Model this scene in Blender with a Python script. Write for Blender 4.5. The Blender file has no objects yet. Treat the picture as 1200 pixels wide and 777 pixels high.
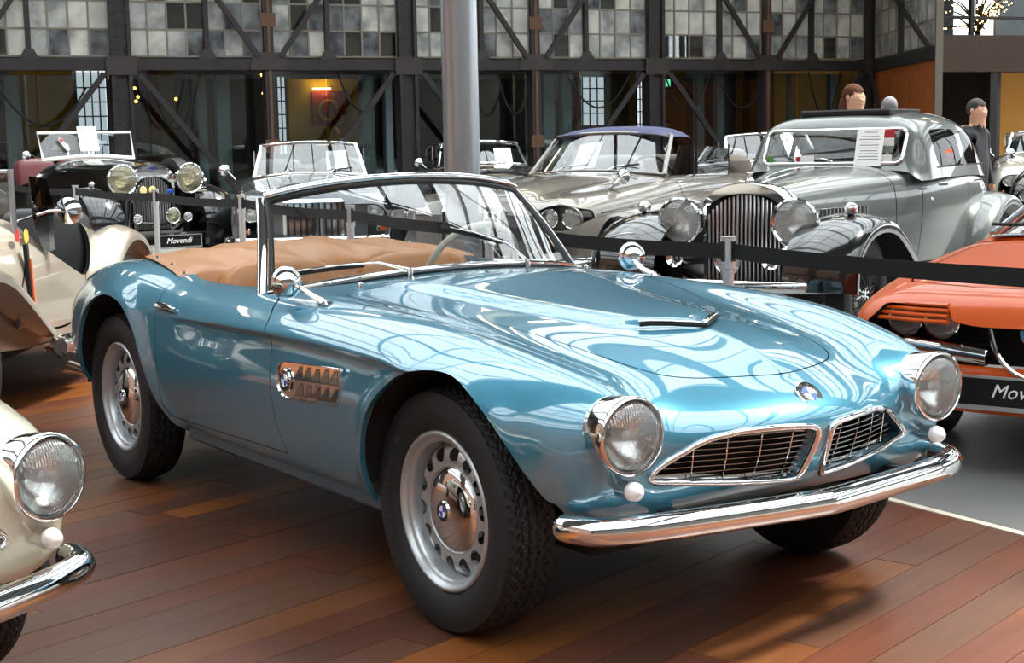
import bpy, math, random
import numpy as np
from mathutils import Matrix, Vector
scene = bpy.context.scene
COL = scene.collection
rng = random.Random(7)
# ---------------------------------------------------------------- camera
CAM = (3.4528, -2.8704, 1.3589); YAW, PITCH, ROLL, FPX = 2.53720, .12633, -.01945, 1758.5
def cam_axes():
    cy, sy, cp, sp = math.cos(YAW), math.sin(YAW), math.cos(PITCH), math.sin(PITCH)
    f = np.array([cy * cp, sy * cp, -sp]); r = np.array([sy, -cy, 0]); u = np.cross(r, f)
    c, s = math.cos(ROLL), math.sin(ROLL)
    return c * r + s * u, -s * r + c * u, f
_r, _u, _f = cam_axes()
cd = bpy.data.cameras.new('camera'); cam = bpy.data.objects.new('camera', cd); COL.objects.link(cam)
cd.sensor_width = 36; cd.lens = FPX / 1200 * 36; cd.clip_end = 300
cam.matrix_world = Matrix([[_r[0], _u[0], -_f[0], CAM[0]], [_r[1], _u[1], -_f[1], CAM[1]], [_r[2], _u[2], -_f[2], CAM[2]], [0, 0, 0, 1]])
scene.camera = cam
# ---------------------------------------------------------------- daylight and exposure
w = bpy.data.worlds.new('overcast_sky'); scene.world = w; w.use_nodes = True
bg = w.node_tree.nodes['Background']; bg.inputs[0].default_value = (.93, .97, 1, 1); bg.inputs[1].default_value = 5.2
sun = bpy.data.lights.new('sun_above_roof_offscreen', 'SUN'); sun.energy = 16; sun.angle = math.radians(10); sun.color = (1, .95, .86)
so = bpy.data.objects.new('sun_above_roof_offscreen', sun); COL.objects.link(so)
so.rotation_euler = Vector((-.17, -.50, -.85)).to_track_quat('-Z', 'Y').to_euler()
vs = scene.view_settings; vs.view_transform = 'Standard'; vs.look = 'None'; vs.exposure = 0; vs.gamma = 1; vs.use_curve_mapping = False
# ---------------------------------------------------------------- materials
def lin(c):
    if isinstance(c, str): c = [int(c[i:i + 2], 16) / 255 for i in (0, 2, 4)]
    return tuple(v / 12.92 if v <= .04045 else ((v + .055) / 1.055) ** 2.4 for v in c)
MATS = {}
def mat(name, col, rough=.5, metal=0, coat=0, coat_ior=1.5, spec=.5, noise=0, nscale=8, bump=0, bscale=60, emit=None, estr=0, sheen=0, flake=0):
    """principled surface; noise varies the colour, bump gives fine relief, flake a metallic sparkle"""
    if name in MATS: return MATS[name]
    m = bpy.data.materials.new(name); m.use_nodes = True; nt = m.node_tree; N, L = nt.nodes, nt.links
    b = N['Principled BSDF']; c = lin(col) + (1,)
    b.inputs['Base Color'].default_value = c; b.inputs['Roughness'].default_value = rough; b.inputs['Metallic'].default_value = metal
    b.inputs['Coat Weight'].default_value = coat; b.inputs['Coat Roughness'].default_value = .015; b.inputs['Coat IOR'].default_value = coat_ior; b.inputs['Specular IOR Level'].default_value = spec
    b.inputs['Sheen Weight'].default_value = sheen
    tc = N.new('ShaderNodeTexCoord')
    if noise:
        t = N.new('ShaderNodeTexNoise'); t.inputs['Scale'].default_value = nscale; t.inputs['Detail'].default_value = 5
        L.new(tc.outputs['Object'], t.inputs['Vector'])
        mx = N.new('ShaderNodeMix'); mx.data_type = 'RGBA'
        mx.inputs[6].default_value = tuple(v * (1 - noise) for v in c[:3]) + (1,); mx.inputs[7].default_value = tuple(min(1, v * (1 + noise)) for v in c[:3]) + (1,)
        L.new(t.outputs['Fac'], mx.inputs[0]); L.new(mx.outputs[2], b.inputs['Base Color'])
    if bump or flake:
        t = N.new('ShaderNodeTexNoise'); t.inputs['Scale'].default_value = bscale; t.inputs['Detail'].default_value = 3
        L.new(tc.outputs['Object'], t.inputs['Vector'])
        bp = N.new('ShaderNodeBump'); bp.inputs['Strength'].default_value = bump or flake; bp.inputs['Distance'].default_value = .01 if bump else .002
        L.new(t.outputs['Fac'], bp.inputs['Height']); L.new(bp.outputs['Normal'], b.inputs['Normal'])
    if emit: b.inputs['Emission Color'].default_value = lin(emit) + (1,); b.inputs['Emission Strength'].default_value = estr
    MATS[name] = m; return m
def glass(name, tint=(1, 1, 1), f0=.06, rough=0., gain=1.):
    """thin pane: clear see-through plus mirror reflection growing at grazing angles"""
    if name in MATS: return MATS[name]
    m = bpy.data.materials.new(name); m.use_nodes = True; nt = m.node_tree; N, L = nt.nodes, nt.links; N.clear()
    o = N.new('ShaderNodeOutputMaterial'); t = N.new('ShaderNodeBsdfTransparent'); g = N.new('ShaderNodeBsdfGlossy'); mx = N.new('ShaderNodeMixShader')
    t.inputs[0].default_value = tuple(tint) + (1,); g.inputs['Roughness'].default_value = rough; g.inputs[0].default_value = (1, 1, 1, 1)
    fr = N.new('ShaderNodeFresnel'); fr.inputs[0].default_value = 1.5
    mu = N.new('ShaderNodeMath'); mu.operation = 'MULTIPLY_ADD'; mu.use_clamp = True; mu.inputs[1].default_value = gain; mu.inputs[2].default_value = f0
    L.new(fr.outputs[0], mu.inputs[0]); L.new(mu.outputs[0], mx.inputs[0]); L.new(t.outputs[0], mx.inputs[1]); L.new(g.outputs[0], mx.inputs[2]); L.new(mx.outputs[0], o.inputs[0])
    MATS[name] = m; return m
CHROME = mat('chrome', 'e8e9ea', .05, 1)
SILVER = mat('silver_paint', 'c4c8cc', .32, .7)
STEEL = mat('brushed_steel', 'a9adb3', .34, 1, bump=.05, bscale=220)
BLACK = mat('black_rubber', '17181a', .65)
SEAL = mat('black_seal', '0b0c0d', .45)
DARK = mat('underseal_and_recess_shade', '151517', .85)  # black underseal; the same black also paints in shade behind gaps and openings
RUBBER = mat('tyre_rubber', '1b1c1e', .62, noise=.25, nscale=30, bump=.15, bscale=160)
GLASS = glass('windscreen_glass', (.90, .93, .95), .05, gain=1.5)
LENS = glass('lamp_glass', (.97, .98, .98), .05)
def milky(m, amount, col=(.85, .87, .87)):
    """adds the scattering of fluted lamp glass to a thin pane"""
    nt = m.node_tree; N, L = nt.nodes, nt.links; t = N['Transparent BSDF']; mx = N['Mix Shader']; d = N.new('ShaderNodeBsdfDiffuse'); d.inputs[0].default_value = tuple(col) + (1,)
    m2 = N.new('ShaderNodeMixShader'); m2.inputs[0].default_value = amount; L.new(t.outputs[0], m2.inputs[1]); L.new(d.outputs[0], m2.inputs[2]); L.new(m2.outputs[0], mx.inputs[1]); return m
milky(LENS, .24)
WHITE = mat('white_paint', 'e9e9e6', .4)
PAPER = mat('paper', 'f1f1ee', .8)
INK = mat('ink_grey', '6f7278', .9)
BLUEM = mat('badge_blue', '2f55c4', .25, coat=.6)
TAN = mat('tan_leather', 'b57b4a', .42, noise=.12, nscale=5, bump=.06, bscale=180)
# ---------------------------------------------------------------- mesh building
def to_obj(name, V, F, m, parent=None, smooth=True, sharp=38, normals=None, kind=None, loc=None):
    me = bpy.data.meshes.new(name)
    me.from_pydata(np.asarray(V, float).tolist() if not isinstance(V, list) else V, [], [f[0] if isinstance(f[0], tuple) else f for f in F])
    ms = m if isinstance(m, list) else [m]
    for q in ms: me.materials.append(q)
    if len(ms) > 1 and F and isinstance(F[0][0], tuple): me.polygons.foreach_set('material_index', [f[1] for f in F])
    me.update()
    if smooth:
        me.polygons.foreach_set('use_smooth', [True] * len(me.polygons))
        if normals is not None: me.normals_split_custom_set_from_vertices([tuple(n) for n in normals])
        elif sharp: me.set_sharp_from_angle(angle=math.radians(sharp))
    o = bpy.data.objects.new(name, me); COL.objects.link(o)
    if parent: o.parent = parent
    if kind: o['kind'] = kind
    if loc is not None: o.location = loc
    return o
class MB:
    """collects shapes; build() links them as ONE mesh object"""
    def __init__(s): s.V = []; s.F = []; s.mi = 0
    def add(s, V, F, mi=None):
        b = len(s.V); s.V += [tuple(float(c) for c in v) for v in V]; k = s.mi if mi is None else mi
        s.F += [(tuple(int(a) + b for a in f), k) for f in F]; return s
    def box(s, x0, x1, y0, y1, z0, z1, mi=None):
        V = [(x, y, z) for x in (x0, x1) for y in (y0, y1) for z in (z0, z1)]
        return s.add(V, [(0, 1, 3, 2), (4, 6, 7, 5), (0, 4, 5, 1), (2, 3, 7, 6), (0, 2, 6, 4), (1, 5, 7, 3)], mi)
    def rbox(s, x0, x1, y0, y1, z0, z1, r=.01, mi=None):
        """box with chamfered edges"""
        c = [((x0 + x1) / 2), ((y0 + y1) / 2), ((z0 + z1) / 2)]; h = [(x1 - x0) / 2, (y1 - y0) / 2, (z1 - z0) / 2]; r = min(r, *[v * .98 for v in h])
        V, ix = [], {}
        for sx in (-1, 1):
            for sy in (-1, 1):
                for sz in (-1, 1):
                    for a in range(3):
                        d = [h[0] - r, h[1] - r, h[2] - r]; d[a] = h[a]; sg = (sx, sy, sz)
                        ix[sg, a] = len(V); V.append(tuple(c[k] + sg[k] * d[k] for k in range(3)))
        F = []
        for a in range(3):
            b, e = (a + 1) % 3, (a + 2) % 3
            for sg in (-1, 1):
                q = []
                for u, v in ((-1, -1), (1, -1), (1, 1), (-1, 1)):
                    k = [0, 0, 0]; k[a] = sg; k[b] = u; k[e] = v; q.append(ix[tuple(k), a])
                F.append(tuple(q if sg > 0 else q[::-1]))
            for u in (-1, 1):
                for v in (-1, 1):
                    k0 = [0, 0, 0]; k1 = [0, 0, 0]; k0[a], k1[a] = -1, 1; k0[b] = k1[b] = u; k0[e] = k1[e] = v
                    q = [ix[tuple(k0), b], ix[tuple(k1), b], ix[tuple(k1), e], ix[tuple(k0), e]]
                    F.append(tuple(q if u * v > 0 else q[::-1]))
        for sx in (-1, 1):
            for sy in (-1, 1):
                for sz in (-1, 1):
                    q = [ix[(sx, sy, sz), k] for k in range(3)]; F.append(tuple(q if sx * sy * sz > 0 else q[::-1]))
        return s.add(V, F, mi)
    def lathe(s, prof, n=32, axis='z', c=(0, 0, 0), mi=None, a0=0, a1=2 * math.pi, sc=(1, 1)):
        """profile of (radius, height) turned round an axis through c"""
        full = abs(a1 - a0 - 2 * math.pi) < 1e-6; k = n if full else n + 1; V = []
        for i in range(k):
            a = a0 + (a1 - a0) * i / n; ca, sa = math.cos(a) * sc[0], math.sin(a) * sc[1]
            for r, h in prof:
                p = {'z': (r * ca, r * sa, h), 'x': (h, r * ca, r * sa), 'y': (r * sa, h, r * ca)}[axis]
                V.append((c[0] + p[0], c[1] + p[1], c[2] + p[2]))
        m = len(prof); F = []
        for i in range(n):
            j = (i + 1) % k
            for q in range(m - 1): F.append((i * m + q, j * m + q, j * m + q + 1, i * m + q + 1))
        return s.add(V, F, mi)
    def tube(s, path, r, n=10, closed=False, mi=None, flat=None, up=(0, 0, 1), cap=True):
        """round (or flat = (half width, half height)) bar along a path; r may be a list"""
        P = np.asarray(path, float); k = len(P); V = []
        T = np.gradient(P, axis=0) if not closed else np.roll(P, -1, 0) - np.roll(P, 1, 0)
        T /= np.linalg.norm(T, axis=1, keepdims=True) + 1e-12; upv = np.array(up, float); last = None
        for i in range(k):
            a = np.cross(upv, T[i])
            if np.linalg.norm(a) < .05: a = last if last is not None else np.cross((1, 0.01, 0), T[i])
            a = a / np.linalg.norm(a)
            if last is not None and a @ last < 0: a = -a
            last = a; b = np.cross(T[i], a); rr = r[i] if hasattr(r, '__len__') else r
            for q in range(n):
                t = 2 * math.pi * (q + .5) / n; ca, sa = math.cos(t), math.sin(t)
                if flat: V.append(P[i] + a * ca * flat[0] * rr + b * sa * flat[1] * rr)
                else: V.append(P[i] + (a * ca + b * sa) * rr)
        F = []
        for i in range(k if closed else k - 1):
            j = (i + 1) % k
            for q in range(n): F.append((i * n + q, i * n + (q + 1) % n, j * n + (q + 1) % n, j * n + q))
        if cap and not closed: F += [tuple(range(n))[::-1], tuple(range((k - 1) * n, k * n))]
        return s.add(V, F, mi)
    def bar(s, a, b, wx, wz, mi=None, up=(0, 0, 1)):
        a, b = np.array(a, float), np.array(b, float); t = (b - a) / np.linalg.norm(b - a); x = np.cross(up, t)
        if np.linalg.norm(x) < .01: x = np.cross((1, 0, 0), t)
        x /= np.linalg.norm(x); y = np.cross(t, x)
        V = [p + x * i * wx / 2 + y * j * wz / 2 for p in (a, b) for i, j in ((-1, -1), (1, -1), (1, 1), (-1, 1))]
        return s.add(V, [(3, 2, 1, 0), (4, 5, 6, 7), (0, 1, 5, 4), (1, 2, 6, 5), (2, 3, 7, 6), (3, 0, 4, 7)], mi)
    def ball(s, c, r, n=16, mi=None):
        """ellipsoid; r = radius or (rx, ry, rz)"""
        r = r if hasattr(r, '__len__') else (r, r, r); V = []; F = []; m = n // 2
        for i in range(m + 1):
            t = math.pi * i / m
            for q in range(n):
                p = 2 * math.pi * q / n; V.append((c[0] + r[0] * math.sin(t) * math.cos(p), c[1] + r[1] * math.sin(t) * math.sin(p), c[2] + r[2] * math.cos(t)))
        for i in range(m):
            for q in range(n): F.append((i * n + q, (i + 1) * n + q, (i + 1) * n + (q + 1) % n, i * n + (q + 1) % n))
        return s.add(V, F, mi)
    def prism(s, pts, d0, d1, plane='xy', mi=None):
        """polygon in a plane pushed from d0 to d1 along the third axis"""
        n = len(pts); f = {'xy': lambda a, b, d: (a, b, d), 'xz': lambda a, b, d: (a, d, b), 'yz': lambda a, b, d: (d, a, b)}[plane]
        V = [f(a, b, d) for d in (d0, d1) for a, b in pts]
        F = [tuple(range(n))[::-1], tuple(range(n, 2 * n))] + [(i, (i + 1) % n, n + (i + 1) % n, n + i) for i in range(n)]
        if plane == 'xz': F = [q[::-1] for q in F]
        return s.add(V, F, mi)
    def sheet(s, G, mi=None):
        G = np.asarray(G); n, m = G.shape[:2]
        return s.add(G.reshape(-1, 3), grid_faces(n, m), mi)
    def moved(s, M):
        s.V = [tuple(M @ Vector(v)) for v in s.V]; return s
    def mirror(s):
        s.V = [(x, -y, z) for x, y, z in s.V]; s.F = [(f[::-1], k) for f, k in s.F]; return s
    def build(s, name, m, parent=None, **kw): return to_obj(name, s.V, s.F, m, parent, **kw)
def empty(name, label, cat, loc=(0, 0, 0), rz=0, group=None):
    o = bpy.data.objects.new(name, None); COL.objects.link(o); o.location = loc; o.rotation_euler = (0, 0, rz)
    o.empty_display_size = .2; o['label'] = label; o['category'] = cat
    if group: o['group'] = group
    return o
def tag(o, label, cat, group=None):
    o['label'] = label; o['category'] = cat
    if group: o['group'] = group
    return o
def text_mesh(s, size, extrude=.001, shear=0):
    """flat lettering in the xy plane, centred; returns (V, F)"""
    cu = bpy.data.curves.new('t', 'FONT'); cu.body = s; cu.size = size; cu.extrude = extrude; cu.align_x = 'CENTER'; cu.align_y = 'CENTER'; cu.resolution_u = 2; cu.shear = shear
    o = bpy.data.objects.new('t', cu); COL.objects.link(o)
    me = bpy.data.meshes.new_from_object(o.evaluated_get(bpy.context.evaluated_depsgraph_get()))
    V = [tuple(v.co) for v in me.vertices]; F = [tuple(p.vertices) for p in me.polygons]
    bpy.data.objects.remove(o); bpy.data.curves.remove(cu); bpy.data.meshes.remove(me)
    return V, F
def frame_matrix(o, x, y):
    """matrix with the given x and y directions at o"""
    x = Vector(x).normalized(); z = x.cross(Vector(y)).normalized(); y = z.cross(x)
    return Matrix([[x[0], y[0], z[0], o[0]], [x[1], y[1], z[1], o[1]], [x[2], y[2], z[2], o[2]], [0, 0, 0, 1]])
# ---------------------------------------------------------------- geometry helpers (numpy)
def _bbasis(n, s):
    """matrix that evaluates a uniform cubic B-spline of n control points (2 ghost points outside) s times per span"""
    rows = []
    for k in range((n - 1) * s + 1):
        t = k / s; i = min(int(t), n - 2); t -= i
        b = np.array([(1 - t) ** 3, 3 * t ** 3 - 6 * t * t + 4, -3 * t ** 3 + 3 * t * t + 3 * t + 1, t ** 3]) / 6
        r = np.zeros(n + 2); r[i:i + 4] = b; rows.append(r)
    return np.array(rows)
def _ghost(n, mirror=False):
    G = np.zeros((n + 2, n))
    G[1:-1] = np.eye(n); G[0, 0], G[0, 1] = 2, -1; G[-1, -1], G[-1, -2] = 2, -1
    return G
MIR = np.array([1, -1, 1.])
def surface(P, su=8, sv=8, tight=.6, mirror=True):
    """control grid (n, m, 3); column 0 lies on the centre plane; returns dense grid of points"""
    P = np.asarray(P, float); n, m = P.shape[:2]
    def ext(Q):
        Q = np.concatenate([2 * Q[:1] - Q[1:2], Q, 2 * Q[-1:] - Q[-2:-1]], 0)
        first = (Q[:, 1:2] * MIR) if mirror else 2 * Q[:, :1] - Q[:, 1:2]
        return np.concatenate([first, Q, 2 * Q[:, -1:] - Q[:, -2:-1]], 1)
    Q = P.copy()
    for _ in range(2):                                  # pull the control net out so the surface comes closer to the points
        E = ext(Q)
        S = E[1:-1] * 4 / 6 + E[:-2] / 6 + E[2:] / 6
        S = S[:, 1:-1] * 4 / 6 + S[:, :-2] / 6 + S[:, 2:] / 6
        Q = Q + tight * (P - S)
        if mirror: Q[:, 0, 1] = 0
    E = ext(Q)
    return np.einsum('ai,ijk,bj->abk', _bbasis(n, su), E, _bbasis(m, sv))
def grid_normals(G, mirror=True):
    du = np.gradient(G, axis=0); dv = np.gradient(G, axis=1)
    if mirror: dv[:, 0] = G[:, 1] - G[:, 1] * MIR
    N = np.cross(du, dv); N /= np.linalg.norm(N, axis=2, keepdims=True) + 1e-12
    return N
def grid_faces(n, m):
    i, j = np.meshgrid(np.arange(n - 1), np.arange(m - 1), indexing='ij'); a = (i * m + j).ravel()
    return [tuple(q) for q in np.stack([a, a + m, a + m + 1, a + 1], 1).tolist()]
class Shell:
    """polygon soup with vertex normals that can be cut along f = 0"""
    def __init__(s, V, F, N): s.V = np.asarray(V, float); s.F = F; s.N = np.asarray(N, float)
    def split(s, f):
        d = f(s.V); d = np.where(np.abs(d) < 1e-7, 1e-7, d); V, N = [s.V], [s.N]; nv = len(s.V); cut = {}; neg, pos = [], []
        sg = d > 0
        for F in s.F:
            k = sum(1 for a in F if sg[a])
            if k == len(F): pos.append(F); continue
            if k == 0: neg.append(F); continue
            pn, pp = [], []
            for q in range(len(F)):
                a, b = F[q], F[(q + 1) % len(F)]
                (pp if sg[a] else pn).append(a)
                if sg[a] != sg[b]:
                    key = (a, b) if a < b else (b, a)
                    if key not in cut:
                        t = d[key[0]] / (d[key[0]] - d[key[1]]); cut[key] = nv; nv += 1
                        V.append((s.V[key[0]] * (1 - t) + s.V[key[1]] * t)[None]); N.append((s.N[key[0]] * (1 - t) + s.N[key[1]] * t)[None])
                    pn.append(cut[key]); pp.append(cut[key])
            if len(pn) > 2: neg.append(tuple(pn))
            if len(pp) > 2: pos.append(tuple(pp))
        V = np.concatenate(V); N = np.concatenate(N)
        return Shell(V, neg, N), Shell(V, pos, N)
    def compact(s):
        used = sorted({a for F in s.F for a in F}); mp = {a: k for k, a in enumerate(used)}
        return Shell(s.V[used] if used else np.zeros((0, 3)), [tuple(mp[a] for a in F) for F in s.F], s.N[used] if used else np.zeros((0, 3)))
    def mirrored(s): return Shell(s.V * MIR, [tuple(reversed(F)) for F in s.F], s.N * MIR)
    def both(s):
        s = s.compact(); n = len(s.V); mp = [i if abs(s.V[i, 1]) < 1e-6 else n + i for i in range(n)]
        return Shell(np.concatenate([s.V, s.V * MIR]), s.F + [tuple(mp[a] for a in reversed(F)) for F in s.F], np.concatenate([s.N, s.N * MIR])).compact()
    def boundary(s):
        from collections import Counter
        e = {}
        for F in s.F:
            for q in range(len(F)):
                a, b = F[q], F[(q + 1) % len(F)]
                e[(a, b)] = e.get((a, b), 0) + 1
        return [(a, b) for (a, b) in e if (b, a) not in e]
    def rim(s, f, tol, off):
        """strip along the cut where |f| < tol, running by the vector off(V)"""
        d = np.abs(f(s.V)); E = [(a, b) for a, b in s.boundary() if d[a] < tol and d[b] < tol]
        ids = sorted({a for e in E for a in e}); mp = {a: k for k, a in enumerate(ids)}; n = len(ids)
        if not ids: return None
        V = s.V[ids]; return np.concatenate([V, V + off(V)]), [(mp[b], mp[a], mp[a] + n, mp[b] + n) for a, b in E]
def catmull(P, k=8, closed=False):
    P = np.asarray(P, float); n = len(P); out = []
    for i in range(n if closed else n - 1):
        if closed: a, b, c, d = P[i - 1], P[i], P[(i + 1) % n], P[(i + 2) % n]
        else: a, b, c, d = P[max(i - 1, 0)], P[i], P[i + 1], P[min(i + 2, n - 1)]
        for q in range(k):
            t = q / k; out.append(.5 * (2 * b + (c - a) * t + (2 * a - 5 * b + 4 * c - d) * t * t + (3 * b - a - 3 * c + d) * t ** 3))
    if not closed: out.append(P[-1])
    return np.array(out)
def poly_sdf(Q, pts):
    """signed distance (negative inside) of 2D points Q to polygon pts"""
    pts = np.asarray(pts, float); best = np.full(len(Q), 1e9); ins = np.zeros(len(Q), bool)
    for k in range(len(pts)):
        a, b = pts[k], pts[(k + 1) % len(pts)]; e = b - a; w = Q - a
        t = np.clip((w @ e) / (e @ e + 1e-15), 0, 1); dd = ((w - t[:, None] * e) ** 2).sum(1); best = np.minimum(best, dd)
        c = (a[1] > Q[:, 1]) != (b[1] > Q[:, 1])
        with np.errstate(divide='ignore', invalid='ignore'):
            ins ^= c & (Q[:, 0] < (b[0] - a[0]) * (Q[:, 1] - a[1]) / (b[1] - a[1] + 1e-15) + a[0])
    return np.where(ins, -1, 1) * np.sqrt(best)
def sstep(a, b, x): t = np.clip((x - a) / (b - a), 0, 1); return t * t * (3 - 2 * t)
# ---------------------------------------------------------------- the open roadster's body surface (x forward, front axle at 0)
# each row: x then (y, z) for centre, hood, hood edge, inner fender, crest, shoulder, crease, below crease, side, lower side, sill, underside
def _row(x, zc, *yz):
    return [(x, 0, zc)] + [(x, y, z) for y, z in yz]
BODY = [
 [(-3.62,0,.58),(-3.60,.15,.58),(-3.57,.28,.57),(-3.54,.36,.56),(-3.51,.42,.55),(-3.48,.47,.53),(-3.46,.50,.51),(-3.45,.51,.49),(-3.45,.51,.47),(-3.45,.50,.44),(-3.45,.47,.42),(-3.44,.42,.41)],
 _row(-3.40,.715,(.18,.712),(.34,.71),(.44,.71),(.52,.70),(.575,.665),(.60,.62),(.607,.58),(.605,.52),(.59,.455),(.56,.40),(.50,.38)),
 _row(-3.12,.81,(.2,.81),(.40,.81),(.52,.81),(.60,.795),(.665,.75),(.70,.69),(.712,.63),(.715,.54),(.70,.45),(.66,.38),(.58,.35)),
 _row(-2.80,.875,(.2,.873),(.42,.87),(.55,.875),(.64,.868),(.715,.83),(.765,.76),(.782,.69),(.79,.56),(.775,.45),(.73,.37),(.64,.33)),
 _row(-2.45,.905,(.2,.905),(.43,.90),(.57,.905),(.665,.905),(.745,.872),(.795,.80),(.81,.735),(.82,.60),(.805,.46),(.76,.36),(.68,.31)),
 _row(-2.10,.90,(.2,.90),(.43,.895),(.57,.895),(.665,.888),(.745,.85),(.795,.775),(.808,.72),(.82,.60),(.80,.45),(.755,.345),(.68,.295)),
 _row(-1.80,.87,(.2,.87),(.43,.868),(.57,.868),(.66,.862),(.745,.825),(.797,.752),(.803,.72),(.815,.60),(.797,.45),(.75,.335),(.68,.285)),
 _row(-1.50,.87,(.2,.87),(.43,.87),(.57,.868),(.66,.862),(.745,.825),(.803,.757),(.800,.732),(.812,.60),(.795,.45),(.75,.33),(.68,.28)),
 _row(-1.20,.90,(.2,.897),(.43,.89),(.56,.878),(.65,.868),(.745,.828),(.808,.764),(.801,.738),(.812,.60),(.795,.45),(.75,.33),(.68,.28)),
 _row(-.90,.92,(.2,.914),(.42,.895),(.55,.880),(.645,.869),(.745,.83),(.81,.768),(.802,.742),(.812,.60),(.795,.45),(.75,.33),(.68,.28)),
 _row(-.60,.885,(.2,.88),(.42,.868),(.54,.862),(.64,.866),(.745,.828),(.812,.768),(.803,.742),(.812,.60),(.795,.45),(.75,.33),(.68,.28)),
 _row(-.30,.857,(.2,.852),(.42,.838),(.53,.842),(.635,.858),(.745,.822),(.814,.765),(.808,.735),(.814,.60),(.797,.45),(.75,.33),(.68,.28)),
 _row(0,.838,(.2,.832),(.42,.805),(.52,.812),(.63,.838),(.745,.803),(.815,.752),(.815,.72),(.81,.60),(.795,.46),(.75,.36),(.68,.32)),
 _row(.25,.813,(.19,.806),(.40,.765),(.51,.776),(.615,.802),(.725,.765),(.785,.70),(.79,.66),(.785,.56),(.765,.46),(.73,.39),(.67,.36)),
 [(.44,0,.772),(.435,.18,.765),(.42,.36,.735),(.42,.48,.742),(.43,.595,.764),(.42,.69,.725),(.41,.742,.655),(.405,.752,.60),(.40,.745,.52),(.395,.725,.455),(.385,.70,.405),(.37,.65,.38)],
 [(.58,0,.722),(.565,.18,.716),(.52,.34,.700),(.51,.46,.706),(.535,.575,.732),(.515,.66,.69),(.49,.71,.62),(.48,.718,.57),(.475,.712,.50),(.465,.695,.445),(.45,.67,.405),(.43,.62,.383)],
 [(.685,0,.674),(.665,.18,.666),(.595,.35,.655),(.565,.46,.658),(.60,.57,.690),(.575,.64,.645),(.54,.68,.58),(.53,.686,.535),(.525,.68,.48),(.515,.665,.437),(.50,.645,.404),(.48,.60,.383)],
 [(.737,0,.612),(.71,.18,.606),(.635,.36,.595),(.585,.46,.596),(.612,.565,.63),(.595,.62,.59),(.57,.65,.54),(.56,.655,.505),(.555,.65,.465),(.545,.64,.432),(.53,.62,.403),(.51,.58,.382)],
 [(.705,0,.525),(.682,.18,.52),(.615,.37,.512),(.582,.46,.516),(.59,.55,.54),(.58,.595,.515),(.572,.615,.49),(.567,.62,.47),(.562,.617,.447),(.553,.61,.425),(.54,.595,.402),(.52,.56,.381)],
 [(.668,0,.447),(.65,.18,.443),(.605,.37,.436),(.58,.46,.434),(.575,.54,.437),(.568,.575,.434),(.563,.588,.43),(.56,.592,.426),(.556,.59,.42),(.55,.585,.41),(.54,.575,.398),(.52,.545,.38)],
 [(.61,0,.405),(.595,.18,.402),(.57,.37,.397),(.555,.46,.395),(.55,.52,.394),(.547,.55,.392),(.544,.56,.391),(.542,.564,.39),(.54,.563,.389),(.535,.56,.386),(.53,.555,.382),(.51,.53,.375)],
]
def body_grid(su=16, sv=10):
    G = surface(np.array(BODY), su, sv, .55)
    x, y, z = G[..., 0], G[..., 1], G[..., 2]
    top = sstep(.60, .70, z)
    # raised centre panel of the hood, closing in a chevron at the scoop, and the fold ahead of it
    w = np.interp(x, [-1.2, -.75, .15, .3], [.40, .335, .15, .15])
    xf = .262 - .75 * y
    bul = .020 * sstep(w + .05, w - .025, y) * sstep(-.005, .06, xf - x) * sstep(-.98, -.6, x)
    fold = .012 * np.clip(1 - y / .16, 0, 1) ** 2 * sstep(-.02, .02, x - xf) * sstep(.60, .45, x)
    G[..., 2] += (bul + fold) * top
    # crisp crease along the flank: the panel below steps in under the shoulder and comes back out lower down
    zc = np.interp(x, [-1.9, -1.65, -1.26, -.9, -.5, -.24, 0], [.742, .745, .755, .759, .763, .756, .744])
    fade = sstep(-1.80, -1.45, x) * sstep(.10, -.05, x) * sstep(.70, .76, y)
    G[..., 1] -= fade * .013 * sstep(zc + .002, zc - .010, z) * sstep(zc - .16, zc - .02, z)
    return G
# ---------------------------------------------------------------- the roadster (built once in blue, copied in cream)
ARCH_F = catmull([(-.345,.10),(-.34,.36),(-.315,.47),(-.25,.60),(-.15,.69),(-.03,.74),(.09,.757),(.19,.738),(.30,.675),(.365,.605),(.425,.515),(.455,.462),(.49,.41),(.50,.10)], 6, True)
ARCH_R = catmull([(-2.83,.10),(-2.82,.36),(-2.77,.50),(-2.70,.61),(-2.62,.69),(-2.50,.758),(-2.36,.784),(-2.22,.768),(-2.12,.725),(-2.03,.655),(-1.965,.54),(-1.92,.43),(-1.87,.345),(-1.84,.10)], 6, True)
DOOR = [(-1.12,.95),(-1.105,.868),(-1.05,.852),(-.965,.81),(-.918,.75),(-.905,.63),(-.893,.49),(-.875,.40),(-.87,.374),(-1.40,.362),(-1.80,.356),(-1.845,.368),(-1.872,.42),(-1.868,.50),(-1.868,.66),(-1.882,.74),(-1.90,.79),(-1.915,.85),(-1.93,.95)]
HOOD = np.concatenate([catmull([(-.875,0),(-.868,.25),(-.85,.45),(-.825,.55),(-.78,.575),(-.6,.55),(-.4,.5),(-.16,.42),(.1,.388),(.3,.362),(.42,.328),(.49,.265),(.54,.17),(.572,.06),(.578,0)], 5), [(.3,-.3),(-.6,-.3)]])
TRUNK = np.concatenate([catmull([(-2.72,0),(-2.73,.3),(-2.78,.44),(-2.9,.47),(-3.2,.42),(-3.36,.33),(-3.44,.15),(-3.45,0)], 5), [(-3.3,-.3),(-2.8,-.3)]])
COCKPIT = np.concatenate([catmull([(-1.10,0),(-1.12,.25),(-1.18,.45),(-1.28,.585),(-1.45,.632),(-1.7,.637),(-1.88,.63),(-1.97,.55),(-2.0,.3),(-2.0,0)], 5), [(-1.9,-.3),(-1.2,-.3)]])
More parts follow.
